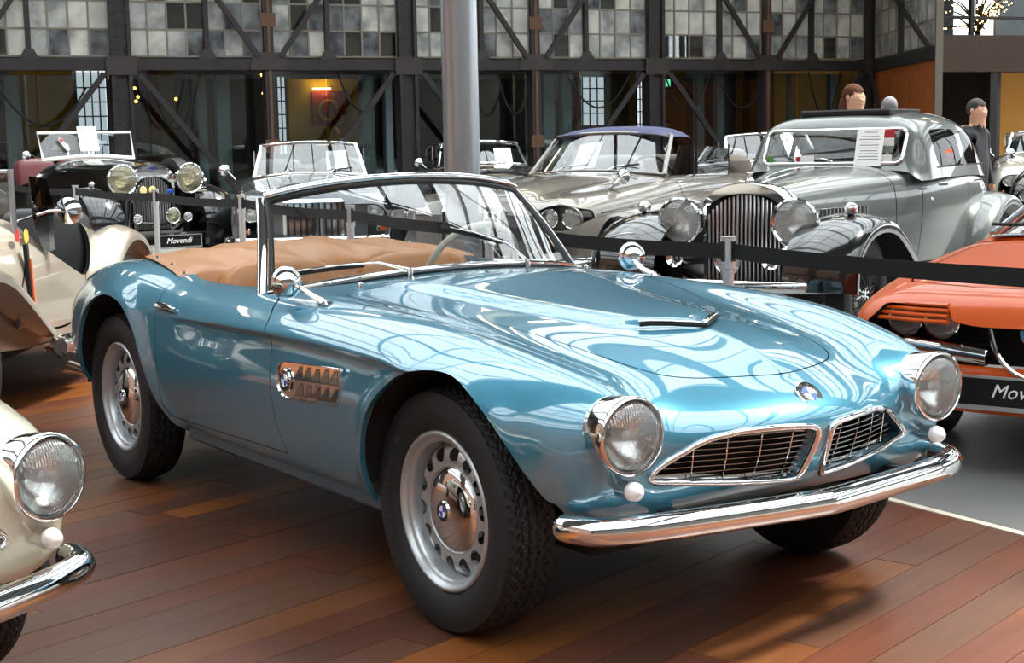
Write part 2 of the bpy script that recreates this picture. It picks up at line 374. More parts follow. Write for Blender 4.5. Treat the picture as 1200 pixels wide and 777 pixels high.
GRILLE = catmull([(.040,.47),(.028,.53),(.024,.585),(.04,.604),(.11,.612),(.20,.613),(.28,.606),(.345,.59),(.395,.562),(.437,.538),(.467,.517),(.475,.503),(.460,.492),(.40,.486),(.27,.474),(.15,.464),(.06,.458)], 5, True)
LAMP_Y, LAMP_Z, LAMP_X = .569, .632, .628
def xz(V): return V[:, [0, 2]]
def f_archf(V): return np.where(V[:, 1] > .45, poly_sdf(xz(V), ARCH_F), 1)
def f_archr(V): return np.where(V[:, 1] > .45, poly_sdf(xz(V), ARCH_R), 1)
def f_door(V): return np.where(V[:, 1] > .56, poly_sdf(xz(V), DOOR), 1)
def f_hood(V): return np.where(V[:, 2] > .6, poly_sdf(V[:, :2], HOOD), 1)
def f_trunk(V): return np.where((V[:, 2] > .5) & (V[:, 0] < -2.6), poly_sdf(V[:, :2], TRUNK), 1)
def f_pit(V): return np.where(V[:, 2] > .8, poly_sdf(V[:, :2], COCKPIT), 1)
def f_grille(V): return np.where(V[:, 0] > .4, poly_sdf(V[:, 1:], GRILLE), 1)
def f_lamp(V): return np.where(V[:, 0] > .35, np.hypot(V[:, 1] - LAMP_Y, V[:, 2] - LAMP_Z) - .086, 1)
BG = body_grid(16, 10)
def _flare(G):
    V = G.reshape(-1, 3); y = V[:, 1]; s = sstep(.62, .74, y)
    y += s * .013 * np.exp(-(poly_sdf(xz(V), ARCH_F) / .04) ** 2) * sstep(.5, .3, V[:, 0])
    y += s * .020 * np.exp(-(poly_sdf(xz(V), ARCH_R) / .05) ** 2)
    return V.reshape(G.shape)
BG = _flare(BG); BN = grid_normals(BG); BV = BG.reshape(-1, 3); BNV = BN.reshape(-1, 3)
def front_x(y, z, off=0):
    """x of the nose surface at (y, z)"""
    s = (BV[:, 0] > .45) & (BNV[:, 0] > .1); V = BV[s]; d = (V[:, 1] - abs(y)) ** 2 + (V[:, 2] - z) ** 2
    k = np.argsort(d)[:4]; w = 1 / (d[k] + 1e-6); return float((V[k, 0] * w).sum() / w.sum()) + off
def side_pt(x, z):
    s = (BV[:, 1] > .6) & (BNV[:, 1] > .2); V = BV[s]; d = (V[:, 0] - x) ** 2 + (V[:, 2] - z) ** 2
    k = np.argsort(d)[:4]; w = 1 / (d[k] + 1e-6); return float((V[k, 1] * w).sum() / w.sum())
def top_z(x, y):
    s = BNV[:, 2] > .3; V = BV[s]; d = (V[:, 0] - x) ** 2 + (V[:, 1] - abs(y)) ** 2
    k = np.argsort(d)[:4]; w = 1 / (d[k] + 1e-6); return float((V[k, 2] * w).sum() / w.sum())
def roundel(r):
    """round badge in the xy plane facing +z: chrome rim, black ring with three letters, blue and white quarters"""
    mb = MB(); n = 32
    mb.lathe([(r, -.004), (r, .002), (r * .93, .004), (r * .92, .002)], n, mi=0)
    mb.lathe([(r * .92, .002), (r * .60, .002)], n, mi=1); mb.lathe([(r * .60, .002), (r * .58, .004), (r * .55, .003)], n, mi=0)
    for q in range(4):
        V = [(0, 0, .0035)] + [(.55 * r * math.cos(a), .55 * r * math.sin(a), .0035) for a in np.linspace(q * math.pi / 2, (q + 1) * math.pi / 2, 9)]
        mb.add(V, [tuple(range(10))], 2 if q % 2 else 3)
    for ch, a in (('B', 2.36), ('M', 1.571), ('W', .785)):
        V, F = text_mesh(ch, r * .42, .0004); c, s = math.cos(a - math.pi / 2), math.sin(a - math.pi / 2)
        mb.add([(x * c - y * s + .76 * r * math.cos(a), x * s + y * c + .76 * r * math.sin(a), z + .0032) for x, y, z in V], F, 4)
    return mb
ROUNDEL_M = [CHROME, BLACK, BLUEM, WHITE, CHROME]
def superball(c, r, e=.5, n=24):
    """rounded cushion shape"""
    V, F = [], []; m = n // 2; p = lambda v: math.copysign(abs(v) ** e, v)
    for i in range(m + 1):
        t = math.pi * i / m
        for q in range(n):
            a = 2 * math.pi * q / n; st = abs(math.sin(t)) ** e
            V.append((c[0] + r[0] * st * p(math.cos(a)), c[1] + r[1] * st * p(math.sin(a)), c[2] + r[2] * p(math.cos(t))))
    for i in range(m):
        for q in range(n): F.append((i * n + q, (i + 1) * n + q, (i + 1) * n + (q + 1) % n, i * n + (q + 1) % n))
    return V, F
def make_tyre(R=.345, wd=.086, bead=.222, n=360, sipe=6., seed=0):
    """tyre about the y axis, outer face towards +y, with cut tread blocks"""
    tr = wd * .80
    prof = [(bead, -wd * .72), (bead + .02, -wd * .9), (R * .80, -wd), (R * .90, -wd * .97), (R * .965, -wd * .88)]
    hs = np.linspace(-tr, tr, 27); tread = [(R - .0016 * (h / tr) ** 4 * 6, h) for h in hs]
    prof = prof + tread + [(r, -h) for r, h in prof[::-1]]
    V = []; m = len(prof)
    for i in range(n):
        a = 2 * math.pi * i / n; deg = 360. * i / n
        for q, (r, h) in enumerate(prof):
            if abs(h) <= tr * 1.01 and r > R * .95:
                zz = .10 * tr * (1 if (deg % sipe) < sipe / 2 else -1)
                dep = 0
                for g in (-.62, -.2, .2, .62):
                    if abs(h - g * tr - zz * .6) < tr * .045: dep = .008
                ph = (deg + 2.2 * math.sin(h / tr * 7)) % sipe
                if ph < sipe * .17 and abs(h) > tr * .08: dep = max(dep, .0055)
                r -= dep
            V.append((r * math.sin(a), h, r * math.cos(a)))
    F = []
    for i in range(n):
        j = (i + 1) % n
        for q in range(m - 1): F.append((i * m + q, i * m + q + 1, j * m + q + 1, j * m + q))
    return MB().add(V, [f[::-1] for f in F])
def ring_text(s, rad, h, size, a0, step):
    """letters standing round a wheel face at y = h, reading clockwise from angle a0"""
    mb = MB()
    for k, ch in enumerate(s):
        if ch == ' ': continue
        V, F = text_mesh(ch, size, .0008); a = a0 - k * step
        X = np.array((math.sin(a), 0, -math.cos(a))); Y = np.array((math.cos(a), 0, math.sin(a)))
        # face +y: x axis runs clockwise when seen from +y
        mb.add([Y * (rad + y) + X * x + np.array((0, h + z, 0)) for x, y, z in V], F)
    return mb
def make_wheel_parts(parent, side, loc, hub=True):
    """tyre as the part; rim, brake drum, hubcap and badge beneath it; side -1 = right"""
    def put(mb, name, m, par, **kw):
        if side < 0: mb.mirror()
        return mb.build(name, m, par, **kw)
    key = (side,)
    if key in WHEEL_CACHE:
        t0 = WHEEL_CACHE[key]; t = t0.copy(); COL.objects.link(t); t.parent = parent; t.location = loc
        for ch in [c for c in bpy.data.objects if c.parent == t0]:
            c = ch.copy(); COL.objects.link(c); c.parent = t
        return t
    t = put(make_tyre(), 'tyre', RUBBER, parent, sharp=25); t.location = loc
    rim = MB().lathe([(.228, .058), (.226, .069), (.220, .073), (.214, .071), (.209, .062), (.202, .056), (.196, .055), (.192, .047), (.190, .02), (.188, -.06), (.222, -.07)], 72, 'y')
    put(rim, 'rim', SILVER, t, sharp=60)
    G = []
    for r, h in [(.191, .006), (.186, .012), (.180, .021), (.173, .029), (.165, .034), (.156, .037), (.147, .038), (.138, .036), (.130, .033), (.118, .030), (.10, .03)]:
        G.append([(r * math.sin(a), h, r * math.cos(a)) for a in np.linspace(0, 2 * math.pi, 197)])
    G = np.array(G); sh = Shell(G.reshape(-1, 3), [f[::-1] for f in grid_faces(*G.shape[:2])], -grid_normals(G, False).reshape(-1, 3))
    cs = [(.158 * math.sin(a), .158 * math.cos(a)) for a in np.arange(14) * 2 * math.pi / 14 + .1]
    fh = lambda V: np.min([np.hypot((V[:, 0] - a) / 1., V[:, 2] - b) for a, b in cs], axis=0) - .0215
    _, sh = sh.split(fh); sh = sh.compact(); d = MB().add(sh.V, sh.F); rv, rf = sh.rim(fh, 1e-4, lambda V: np.tile([0, -.014, 0], (len(V), 1))); d.add(rv, rf)
    put(d, 'wheel_disc', SILVER, t)
    put(MB().lathe([(.01, -.012), (.186, -.012), (.186, -.07)], 40, 'y'), 'brake_drum', mat('drum_grey', '5c6268', .6, .5), t)
    put(MB().lathe([(.124, .028), (.1235, .036), (.118, .042), (.10, .051), (.075, .058), (.045, .062), (.02, .0635), (.0005, .064)][::-1], 48, 'y'), 'hubcap', CHROME, t)
    b = roundel(.030).moved(frame_matrix((0, .064, 0), (-1, 0, 0), (0, 0, 1)))
    put(b, 'roundel_badge', ROUNDEL_M, t)
    put(ring_text('MICHELIN', .270, .0868, .036, math.pi * 1.12, .155), 'sidewall_lettering', mat('tyre_letter', '383b3e', .5), t, kind='stuff')
    WHEEL_CACHE[key] = t; return t
WHEEL_CACHE = {}
def shell_obj(name, sh, m, parent): return to_obj(name, sh.V, sh.F, m, parent, normals=sh.N)
def build_roadster(root, paint, P):
    """everything of the car in root's frame"""
    gap = .0022
    sh = Shell(BV, grid_faces(*BG.shape[:2]), BNV)
    for f in (f_archf, f_archr, f_pit, f_grille, f_lamp): _, sh = sh.split(f)
    rims = MB()
    base = sh.compact()
    for f, off in ((f_archf, (0, -.018, 0)), (f_archr, (0, -.018, 0)), (f_grille, (-.035, 0, 0)), (f_pit, (0, -.004, -.03))):
        rr = base.rim(f, 4e-3, lambda V: np.tile(off, (len(V), 1)))
        if rr:
            rims.add(*rr); rims.add(rr[0] * MIR, [q[::-1] for q in rr[1]])
    rims.build('panel_edges', paint, root, kind='stuff')
    def panel(f, sh):
        a, _ = sh.split(lambda V: f(V) + gap); _, rest = sh.split(lambda V: f(V) - gap)
        return a.compact(), rest.compact()
    door, sh = panel(f_door, sh); hood, sh = panel(f_hood, sh); trunk, sh = panel(f_trunk, sh)
    shell_obj('body_shell', sh.both(), paint, root)
    dr = shell_obj('door', door.mirrored(), paint, root); dl = shell_obj('door', door, paint, root)
    hd = shell_obj('hood', hood.both(), paint, root); shell_obj('trunk_lid', trunk.both(), paint, root)
    # dark structure behind the shut lines
    ins = Shell(BV - BNV * .012, grid_faces(*BG.shape[:2]), BNV)
    for f in (f_archf, f_archr, f_pit, f_grille, f_lamp): _, ins = ins.split(f)
    ins = ins.both(); to_obj('inner_structure', ins.V, ins.F, DARK, root)
    # wheel wells and floor pan
    for arch in (ARCH_F, ARCH_R):
        c_ = arch.mean(0); pol = [(x, z) for x, z in arch if z > .33]; k0 = min(range(len(pol)), key=lambda i: pol[i][0]); pol = [(c_[0] + (x - c_[0]) * 1.012, z + .006) for x, z in pol]
        if pol[0][0] > pol[-1][0]: pol = pol[::-1]
        for s in (1, -1):
            yo = [min(.80, max(.66, side_pt(x, max(z, .40)) - .012)) for x, z in pol]
            mb = MB().sheet(np.array([[(x, y, z) for (x, z), y in zip(pol, yo)], [(x, .42, z) for x, z in pol]])); mb.add([(x, .42, z) for x, z in pol], [tuple(range(len(pol)))])
            if s < 0: mb.mirror()
            mb.build('wheel_well', DARK, root)
    MB().rbox(-3.2, .36, -.50, .50, .24, .36, .04).build('floor_pan', DARK, root)
    for s in (1, -1): MB().rbox(-1.78, -.33, s * .69 - .045, s * .69 + .045, .275, .335, .012).build('sill', mat('sill_grey', '4b5a66', .4, .3), root)
    # wheels
    for s in (-1, 1):
        for x in (0, -2.48):
            make_wheel_parts(root, s, (x, s * .664, .345))
    # headlamps
    for s in (-1, 1):
        c = (0, s * LAMP_Y, LAMP_Z)
        ring = MB().lathe([(.080, LAMP_X - .14), (.094, LAMP_X - .07), (.1, LAMP_X - .02), (.1015, LAMP_X), (.099, LAMP_X + .010), (.094, LAMP_X + .012), (.0895, LAMP_X + .006), (.088, LAMP_X - .012)], 56, 'x', c).build('headlamp_ring', CHROME, root, sharp=60)
        MB().lathe([(.088, LAMP_X - .008), (.070, LAMP_X - .035), (.045, LAMP_X - .06), (.02, LAMP_X - .072), (.001, LAMP_X - .074)], 40, 'x', c).build('reflector', mat('reflector', 'c9cac8', .22, 1), ring)
        lb = MB().lathe([(.0885, LAMP_X - .004), (.082, LAMP_X + .010), (.066, LAMP_X + .021), (.04, LAMP_X + .029), (.015, LAMP_X + .0325), (.0005, LAMP_X + .033)], 48, 'x', c)
        lb.build('lamp_lens', LENSR, ring)
        MB().lathe([(.001, LAMP_X - .02), (.012, LAMP_X - .022), (.015, LAMP_X - .035), (.012, LAMP_X - .07)], 16, 'x', c).build('bulb', STEEL, ring)
        mk = MB().lathe([(.0005, -.085), (.012, -.075), (.021, -.05), (.025, -.02), (.0255, 0)], 24, 'x', (.617 + .006, s * .565, .492)).build('marker_housing', CHROME, root)
        MB().lathe([(.0245, 0), (.025, .008), (.022, .022), (.014, .032), (.0005, .036)], 24, 'x', (.617 + .006, s * .565, .492)).build('marker_lens', P['marker'], mk)
    # twin grilles
    gv = np.array(GRILLE)
    for s in (-1, 1):
        pts = [(front_x(y, z, .002), s * y, z) for y, z in gv]
        fr = MB().tube(pts, 1, 8, True, flat=(.009, .011), up=(1, 0, 0)).build('grille_frame', CHROME, root, sharp=0)
        inn = MB().tube([(x - .035, y, z) for x, y, z in pts], 1, 6, True, flat=(.02, .008), up=(1, 0, 0)).build('grille_surround', CHROME, fr)
        for k in range(9):
            z = .474 + k * (.138 / 9)
            ys = np.linspace(.02, .47, 91); ins_ = [y for y in ys if poly_sdf(np.array([[y, z]]), gv)[0] < -.004]
            if len(ins_) < 4: continue
            pa = [(front_x(y, z, -.026), s * y, z) for y in np.linspace(ins_[0], ins_[-1], 14)]
            MB().tube(pa, 1, 6, flat=(.010, .0022)).build('grille_slat', GRILLE_BAR, fr)
        for y in (.09, .18, .27, .355):
            zs = [z for z in np.linspace(.44, .63, 96) if poly_sdf(np.array([[y, z]]), gv)[0] < -.003]
            MB().tube([(front_x(y, z, -.014), s * y, z) for z in (zs[0], (zs[0] + zs[-1]) / 2, zs[-1])], .0016, 5, up=(0, 1, 0)).build('grille_upright', CHROME, fr)
    MB().box(.47, .50, -.50, .50, .43, .63).build('radiator_core', DARK, root)
    # bumper
    bp = catmull([(.50, -.705, .40), (.56, -.69, .40), (.62, -.645, .40), (.668, -.5, .40), (.712, -.22, .40), (.738, -.03, .40), (.738, .03, .40), (.712, .22, .40), (.668, .5, .40), (.62, .645, .40), (.56, .69, .40), (.50, .705, .40)], 6)
    rr = np.ones(len(bp)); rr[:3] = (.55, .8, .95); rr[-3:] = (.95, .8, .55)
    b = MB().tube(bp, list(rr), 20, flat=(.034, .037)); b.build('front_bumper', CHROME, root, sharp=50)
    for s in (-1, 1): MB().bar((.45, s * .42, .385), (.66, s * .42, .395), .04, .05).build('bumper_bracket', BLACK, root)
    rb = catmull([(-3.22, -.735, .47), (-3.38, -.70, .47), (-3.58, -.56, .45), (-3.68, -.3, .45), (-3.70, 0, .45), (-3.68, .3, .45), (-3.58, .56, .45), (-3.38, .70, .47), (-3.22, .735, .47)], 6)
    MB().tube(rb, 1, 16, flat=(.03, .045)).build('rear_bumper', CHROME, root, sharp=50)
    MB().lathe([(.024, -3.4), (.024, -3.76), (.019, -3.76), (.019, -3.5)], 16, 'x', (0, -.52, .31)).build('tailpipe', CHROME, root)
    # nose badge
    z = .679; x = front_x(0, z) + .003
    roundel(.041).moved(frame_matrix((x, 0, z), (0, 1, 0), (-.72, 0, .70))).build('roundel_badge', ROUNDEL_M, root)
    # hood scoop: chevron lip
    for s in (-1, 1):
        lip = [(.262 - .75 * t, s * t, top_z(.262 - .75 * t - .045, t) + .001) for t in np.linspace(0, .15, 7)]
        lipm = MB().tube(lip, 1, 8, flat=(.010, .0035), up=(0, 0, 1)).build('scoop_lip', CHROME, hd, sharp=0)
        dk = [(p[0] + .006, p[1], p[2] - .009) for p in lip]
        MB().tube(dk, 1, 6, flat=(.009, .006)).build('scoop_shade_bar', DARK, hd)  # dark bar added for the shade inside the slot
    # side vents
    for s in (-1, 1):
        cx, cz = -.632, .638; sl_ = .022 / .43
        out = []
        for a in np.linspace(math.pi / 2, 3 * math.pi / 2, 13): out.append((-.155 + .058 * math.cos(a), .058 * math.sin(a)))
        for a in np.linspace(-math.pi / 2, 0, 5): out.append((.197 + .013 * math.cos(a) - .012, -.045 + .013 * math.sin(a)))
        for a in np.linspace(0, math.pi / 2, 5): out.append((.205 + .013 * math.cos(a), .045 + .013 * math.sin(a)))
        yb = side_pt(cx, cz)
        def T(u, v, d): return (cx + u, s * (yb + d), cz + v + u * sl_)
        mb = MB(); n = len(out)
        for d, k in ((-.004, 1.0), (.0075, 1.0), (.009, .97), (.003, .93)):
            mb.V += [T(u * (k if abs(k - 1) < .01 else 1 - (1 - k) * .35), v * k, d) for u, v in out]
        for q in range(3): mb.F += [((q * n + i, q * n + (i + 1) % n, (q + 1) * n + (i + 1) % n, (q + 1) * n + i), 0) for i in range(n)]
        mb.F.append((tuple(range(3 * n, 4 * n)), 0))
        if s < 0: mb.F = [(f[::-1], k) for f, k in mb.F]
        vt = mb.build('side_vent', CHROME, root, sharp=30)
        MB().bar(T(-.10, 0, .008), T(.21, 0, .008), .007, .007).build('vent_bar', CHROME, vt)
        for row in (0, 1):
            for k in range(5):
                u0 = -.085 + k * .057; v0, v1 = ((.006, .047) if row == 0 else (-.047, -.006))
                # shark-fin louvre leaning outwards to the rear
                f = MB(); f.V = [T(u0, v0, .003), T(u0 + .05, v0, .004), T(u0 + .05, v1, .004), T(u0 + .028, v1, .003), T(u0 + .005, v0, .014), T(u0 + .043, v1, .010)]
                f.F = [((0, 1, 2, 3), 0), ((0, 4, 5, 3), 0), ((4, 1, 2, 5), 0), ((0, 1, 4), 0), ((3, 5, 2), 0)]
                f.build('vent_fin', CHROME, vt, smooth=False)
        rd = roundel(.036)
        o = T(-.145, .0, .010); rd.moved(frame_matrix(o, (1, 0, 0) if s < 0 else (-1, 0, 0), (0, 0, 1))).build('roundel_badge', ROUNDEL_M, vt)
        # door handle
        dh = dr if s < 0 else dl
        hp = [(-1.885, .772), (-1.86, .776), (-1.80, .775), (-1.74, .773), (-1.70, .771)]
        MB().tube([(x, s * (side_pt(x, z) + .012), z) for x, z in hp], [.5, 1, 1.05, .95, .6], 10, flat=(.016, .013), up=(0, s, 0)).build('door_handle', CHROME, dh)
        # mirror on the fender
        bx, by = -.76, .675; bz = top_z(bx, by)
        mr = MB().rbox(bx - .035, bx + .03, s * by - .014, s * by + .014, bz - .004, bz + .01, .006)
        mr.tube([(bx - .005, s * by, bz + .006), (bx - .06, s * (by + .004), bz + .018), (bx - .13, s * (by + .02), bz + .045), (bx - .165, s * (by + .03), bz + .055)], [1.3, 1, .8, .7], 10, flat=(.014, .009))
        mo = mr.build('mirror_stalk', CHROME, root)
        mc = (bx - .185, s * (by + .045), bz + .06); mh = MB().lathe([(.0005, .052), (.02, .049), (.04, .036), (.052, .016), (.055, 0), (.053, -.006)], 28, 'x')
        mh.moved(Matrix.Translation(mc) @ Matrix.Rotation(s * -.12, 4, 'Z')).build('mirror_shell', CHROME, mo)
        MB().lathe([(.053, -.004), (.0005, -.004)], 28, 'x').moved(Matrix.Translation(mc) @ Matrix.Rotation(s * -.12, 4, 'Z')).build('mirror_glass', mat('mirror', 'f2f4f5', .02, 1), mo)
    # windscreen
    bc = catmull([(-1.225, -.655, .868), (-1.155, -.57, .885), (-1.075, -.42, .908), (-1.025, -.22, .926), (-1.005, 0, .932), (-1.025, .22, .926), (-1.075, .42, .908), (-1.155, .57, .885), (-1.225, .655, .868)], 5)
    tc_ = catmull([(-1.455, -.54, 1.168), (-1.425, -.48, 1.185), (-1.395, -.34, 1.208), (-1.37, -.18, 1.222), (-1.36, 0, 1.227), (-1.37, .18, 1.222), (-1.395, .34, 1.208), (-1.425, .48, 1.185), (-1.455, .54, 1.168)], 5)
    n = len(bc); G = np.array([bc * (1 - t) + tc_ * t + np.array([.012, 0, .008]) * math.sin(math.pi * t) for t in np.linspace(0, 1, 9)])
    G2 = G.transpose(1, 0, 2)
    gl = MB().sheet(G2).build('windscreen', GLASS, root, sharp=0)
    loop = np.concatenate([bc, np.linspace(bc[-1], tc_[-1], 8)[1:-1], tc_[::-1], np.linspace(tc_[0], bc[0], 8)[1:-1]])
    fr = MB().tube(tc_ + [0, 0, .010], 1, 10, flat=(.017, .015)).build('windscreen_top_rail', CHROME, gl, sharp=60)
    for k in (0, -1):
        sd = np.array([G[q][k] for q in range(9)]); s = -1 if k == 0 else 1
        sd = np.concatenate([[sd[0] + (sd[0] - sd[2]) * .25], sd])
        MB().tube(sd + [-.012, s * .012, 0], 1, 10, flat=(.019, .011), up=(0, 0, 1)).build('windscreen_pillar', CHROME, gl, sharp=60)
    MB().tube(bc + [.028, 0, -.004], 1, 10, flat=(.034, .010)).build('windscreen_base_trim', CHROME, gl, sharp=60)
    seal = MB()
    ins_ = np.array([tc_[i] * .955 + bc[i] * .045 for i in range(n)]); seal.tube(ins_, .011, 8)
    seal.tube(bc + [.066, 0, -.012], 1, 6, flat=(.010, .008)); seal.tube([G[q][1] * .8 + G[q][2] * .2 for q in range(9)], .011, 8); seal.tube([G[q][-2] * .8 + G[q][-3] * .2 for q in range(9)], .011, 8)
    seal.build('windscreen_seal', SEAL, gl)
    # wipers
    def ws(i, t): return G[int(round(t * 8))][i] + np.array([.016, 0, .014])
    for pv, tip, b0, b1 in ((-.246, (10, .12), (3, .06), (13, .13)), (.246, (20, .36), (16, .47), (28, .20))):
        p0 = np.array([-.955, pv, top_z(-.955, pv) + .004])
        a = MB().lathe([(.012, -.01), (.012, .018), (.007, .024), (.0005, .024)], 12, 'z', tuple(p0))
        a.build('wiper_spindle', CHROME, root)
    for pv, b0, b1, hold in ((-.246, (-.60, .10), (-.36, .07), .5), (.246, (-.02, .36), (.22, .18), .45)):
        p0 = np.array([-.955, pv, top_z(-.955, pv) + .022])
        def onglass(y, t):
            i = np.interp(y, bc[:, 1] * (1 - t) + tc_[:, 1] * t, np.arange(n)); k = min(int(i), n - 2); fpart = i - k
            q = (bc * (1 - t) + tc_ * t + np.array([.012, 0, .008]) * math.sin(math.pi * t)); return q[k] * (1 - fpart) + q[k + 1] * fpart
        A, B = onglass(*b0), onglass(*b1); nrm = np.array([.012, 0, .012])
        mid = A * (1 - hold) + B * hold
        wm = MB().tube([p0, p0 * .6 + mid * .4 + nrm * 2.4, mid + nrm * 1.8], [1.5, 1, .7], 8, flat=(.008, .004)).build('wiper_arm', CHROME, root)
        pts = [onglass(b0[0] * (1 - t) + b1[0] * t, b0[1] * (1 - t) + b1[1] * t) + nrm * .9 for t in np.linspace(0, 1, 9)]
        MB().tube(pts, 1, 6, flat=(.004, .010)).build('wiper_blade', BLACK, wm)
        MB().tube([p + nrm * .5 for p in pts[1:-1]], 1, 6, flat=(.005, .003)).build('wiper_bridge', CHROME, wm)
    # washers on the cowl
    for s in (-1, 1): MB().lathe([(.009, -.005), (.009, .012), (.004, .016), (.0005, .018)], 10, 'z', (-.90, s * .47, top_z(-.90, .47))).build('washer_jet', CHROME, root)
    # cockpit
    MB().rbox(-2.02, -1.02, -.60, .60, .34, .40, .02).build('cockpit_floor', P['trim'], root)
    tub = MB()
    for s in (-1, 1): tub.rbox(-1.98, -1.15, s * .655 - .03, s * .655 + .03, .36, .845, .02)
    tub.rbox(-2.06, -1.99, -.63, .63, .36, .84, .02); tub.build('cockpit_lining', P['trim'], root)
    dash = MB().tube([(-1.22, y, .855 - .12 * y * y) for y in np.linspace(-.60, .60, 17)], 1, 12, flat=(.10, .055)); dash.box(-1.25, -1.12, -.6, .6, .6, .84)
    dash.build('dashboard', paint, root)
    for s in (-1, 1):
        V, F = superball((0, 0, .27), (.085, .25, .29), .45, 28)
        sb = MB().add(V, F).moved(Matrix.Translation((-1.76, s * .31, .365)) @ Matrix.Rotation(-.20, 4, 'Y')).build('seat_back', P['trim'], root)
        V, F = superball((-1.52, s * .31, .47), (.24, .245, .085), .4, 24); MB().add(V, F).build('seat_cushion', P['trim'], root)
    # steering wheel
    M = Matrix.Translation((-1.47, .34, .86)) @ Matrix.Rotation(math.radians(-62), 4, 'Y')
    sw = MB().tube([(.205 * math.cos(a), .205 * math.sin(a), 0) for a in np.linspace(0, 2 * math.pi, 49)[:-1]], .013, 10, True).moved(M).build('steering_wheel', mat('ivory', 'd8d0bd', .35), root)
    sp = MB()
    for a in (math.pi / 2, -math.pi / 2, math.pi): sp.bar((0, 0, -.02), (.2 * math.cos(a), .2 * math.sin(a), 0), .012, .008)
    sp.lathe([(.001, .015), (.035, .008), (.04, -.03)], 16).moved(M).build('steering_spokes', CHROME, sw)
    # rear-view mirror
    MB().rbox(-1.40, -1.375, -.09, .09, 1.115, 1.165, .01).build('interior_mirror', BLACK, root)
    if P.get('cover'):
        rows = []
        for i, (x, zc, ze, ye) in enumerate([(-2.70, .896, .889, .44), (-2.68, .915, .90, .50), (-2.58, .935, .91, .56), (-2.44, .952, .914, .605), (-2.28, .962, .912, .632), (-2.12, .955, .900, .655), (-1.99, .93, .884, .672), (-1.925, .89, .868, .675), (-1.90, .80, .80, .62), (-1.90, .70, .70, .60)]):
            r = []
            for j, t in enumerate(np.linspace(0, 1, 11)):
                wav = .013 * math.sin(i * 1.5 + j * 1.3) + .010 * math.sin(j * 2.5 - i * 1.1)
                r.append((x + .01 * math.sin(j * 1.7), t * ye, zc + (ze - zc) * t ** 2.2 + wav * (1 - t ** 4) * (0 if i in (0,) else 1)))
            rows.append(r)
        S = surface(np.array(rows), 4, 4, .3); S2 = S[:, ::-1] * MIR
        tn = MB().sheet(np.concatenate([S2[:, :-1], S], 1)[::1]).build('tonneau_cover', TAN, root, sharp=0)
        st = MB()
        for s in (-1, 1):
            for i in (8, 14, 20, 26): p = S[i, -2]; st.lathe([(.009, -.002), (.008, .005), (.0005, .006)], 10, 'z', (p[0], s * (p[1] - .012), p[2] + .003))
        st.build('snap_fasteners', CHROME, tn)
GRILLE_BAR = mat('grille_bar', '9aa0a4', .25, 1)
LENSR = None
def _lens_ribbed():
    """clear lamp glass with fine upright ribs"""
    m = glass('ribbed_lens', (.93, .95, .95), .08); nt = m.node_tree; N, L = nt.nodes, nt.links
    tc = N.new('ShaderNodeTexCoord'); wv = N.new('ShaderNodeTexWave'); wv.bands_direction = 'Y'; wv.inputs['Scale'].default_value = 42
    bp = N.new('ShaderNodeBump'); bp.inputs['Strength'].default_value = .5; bp.inputs['Distance'].default_value = .004
    L.new(tc.outputs['Object'], wv.inputs['Vector']); L.new(wv.outputs['Fac'], bp.inputs['Height'])
    L.new(bp.outputs['Normal'], N['Glossy BSDF'].inputs['Normal']); 
    return milky(m, .08)
LENSR = _lens_ribbed()
PAINT_BLUE = mat('metallic_blue_paint', '3b829d', .38, .45, coat=1, coat_ior=2.1, flake=.03, bscale=900)
PAINT_CREAM = mat('cream_paint', 'cdc7b2', .30, .1, coat=1)
hero = empty('roadster', 'light blue open roadster with tan cover behind the seats and twin horizontal grilles', 'car')
build_roadster(hero, PAINT_BLUE, dict(marker=mat('white_lens', 'e6e6ea', .25, coat=.5), trim=TAN, cover=True))
def kids(o): return [c for c in bpy.data.objects if c.parent == o]
def copy_car(src, name, label, loc, rz, swap):
    r = src.copy(); COL.objects.link(r); r.name = name; r.location = loc; r.rotation_euler = (0, 0, rz); r['label'] = label; done = {}
    def cp(o, par):
        c = o.copy(); COL.objects.link(c); c.parent = par
        if o.data and any(m in swap for m in o.data.materials):
            if o.data not in done:
                d = o.data.copy(); done[o.data] = d
                for i, m in enumerate(d.materials):
                    if m in swap: d.materials[i] = swap[m]
            c.data = done[o.data]
        for k in kids(o): cp(k, c)
    for k in kids(src): cp(k, r)
    return r
cream = copy_car(hero, 'roadster', 'cream roadster nose with round chrome headlamp and curved chrome bumper end', (-.225, -2.619, 0), .382, {PAINT_BLUE: PAINT_CREAM, MATS['white_lens']: mat('clear_lens', 'd8cfca', .12, coat=1)})
# ---------------------------------------------------------------- the hall: frame of the steel and glass wall (s along it, n towards the camera)
WA = np.array([-21.695, 6.468]); WT = np.array([.204696, .978826]); WN = np.array([.978826, -.204696]); BAY = 3.954; ZG = 2.45
HS, HZ = 1.3, -.408       # the wall is drawn in 1.3 m units, its lower end let into the floor
WM = Matrix([[WT[0] * HS, WN[0] * -HS, 0, WA[0]], [WT[1] * HS, WN[1] * -HS, 0, WA[1]], [0, 0, HS, HZ], [0, 0, 0, 1]])   # local x = s, local y = away from camera
def hallpt(s, n, z=0): p = WA + WT * s * HS + WN * n * HS; return (float(p[0]), float(p[1]), z)
def struct(o): o['kind'] = 'structure'; return o
IRON = mat('dark_iron', '3b3638', .55, .3, noise=.25, nscale=6)
IRON2 = mat('iron_plate', '46403f', .5, .3, noise=.3, nscale=10)
BARM = mat('glazing_bar', '8a8378', .5)
RUST = mat('rusty_iron', '6e5140', .7, noise=.3, nscale=10)
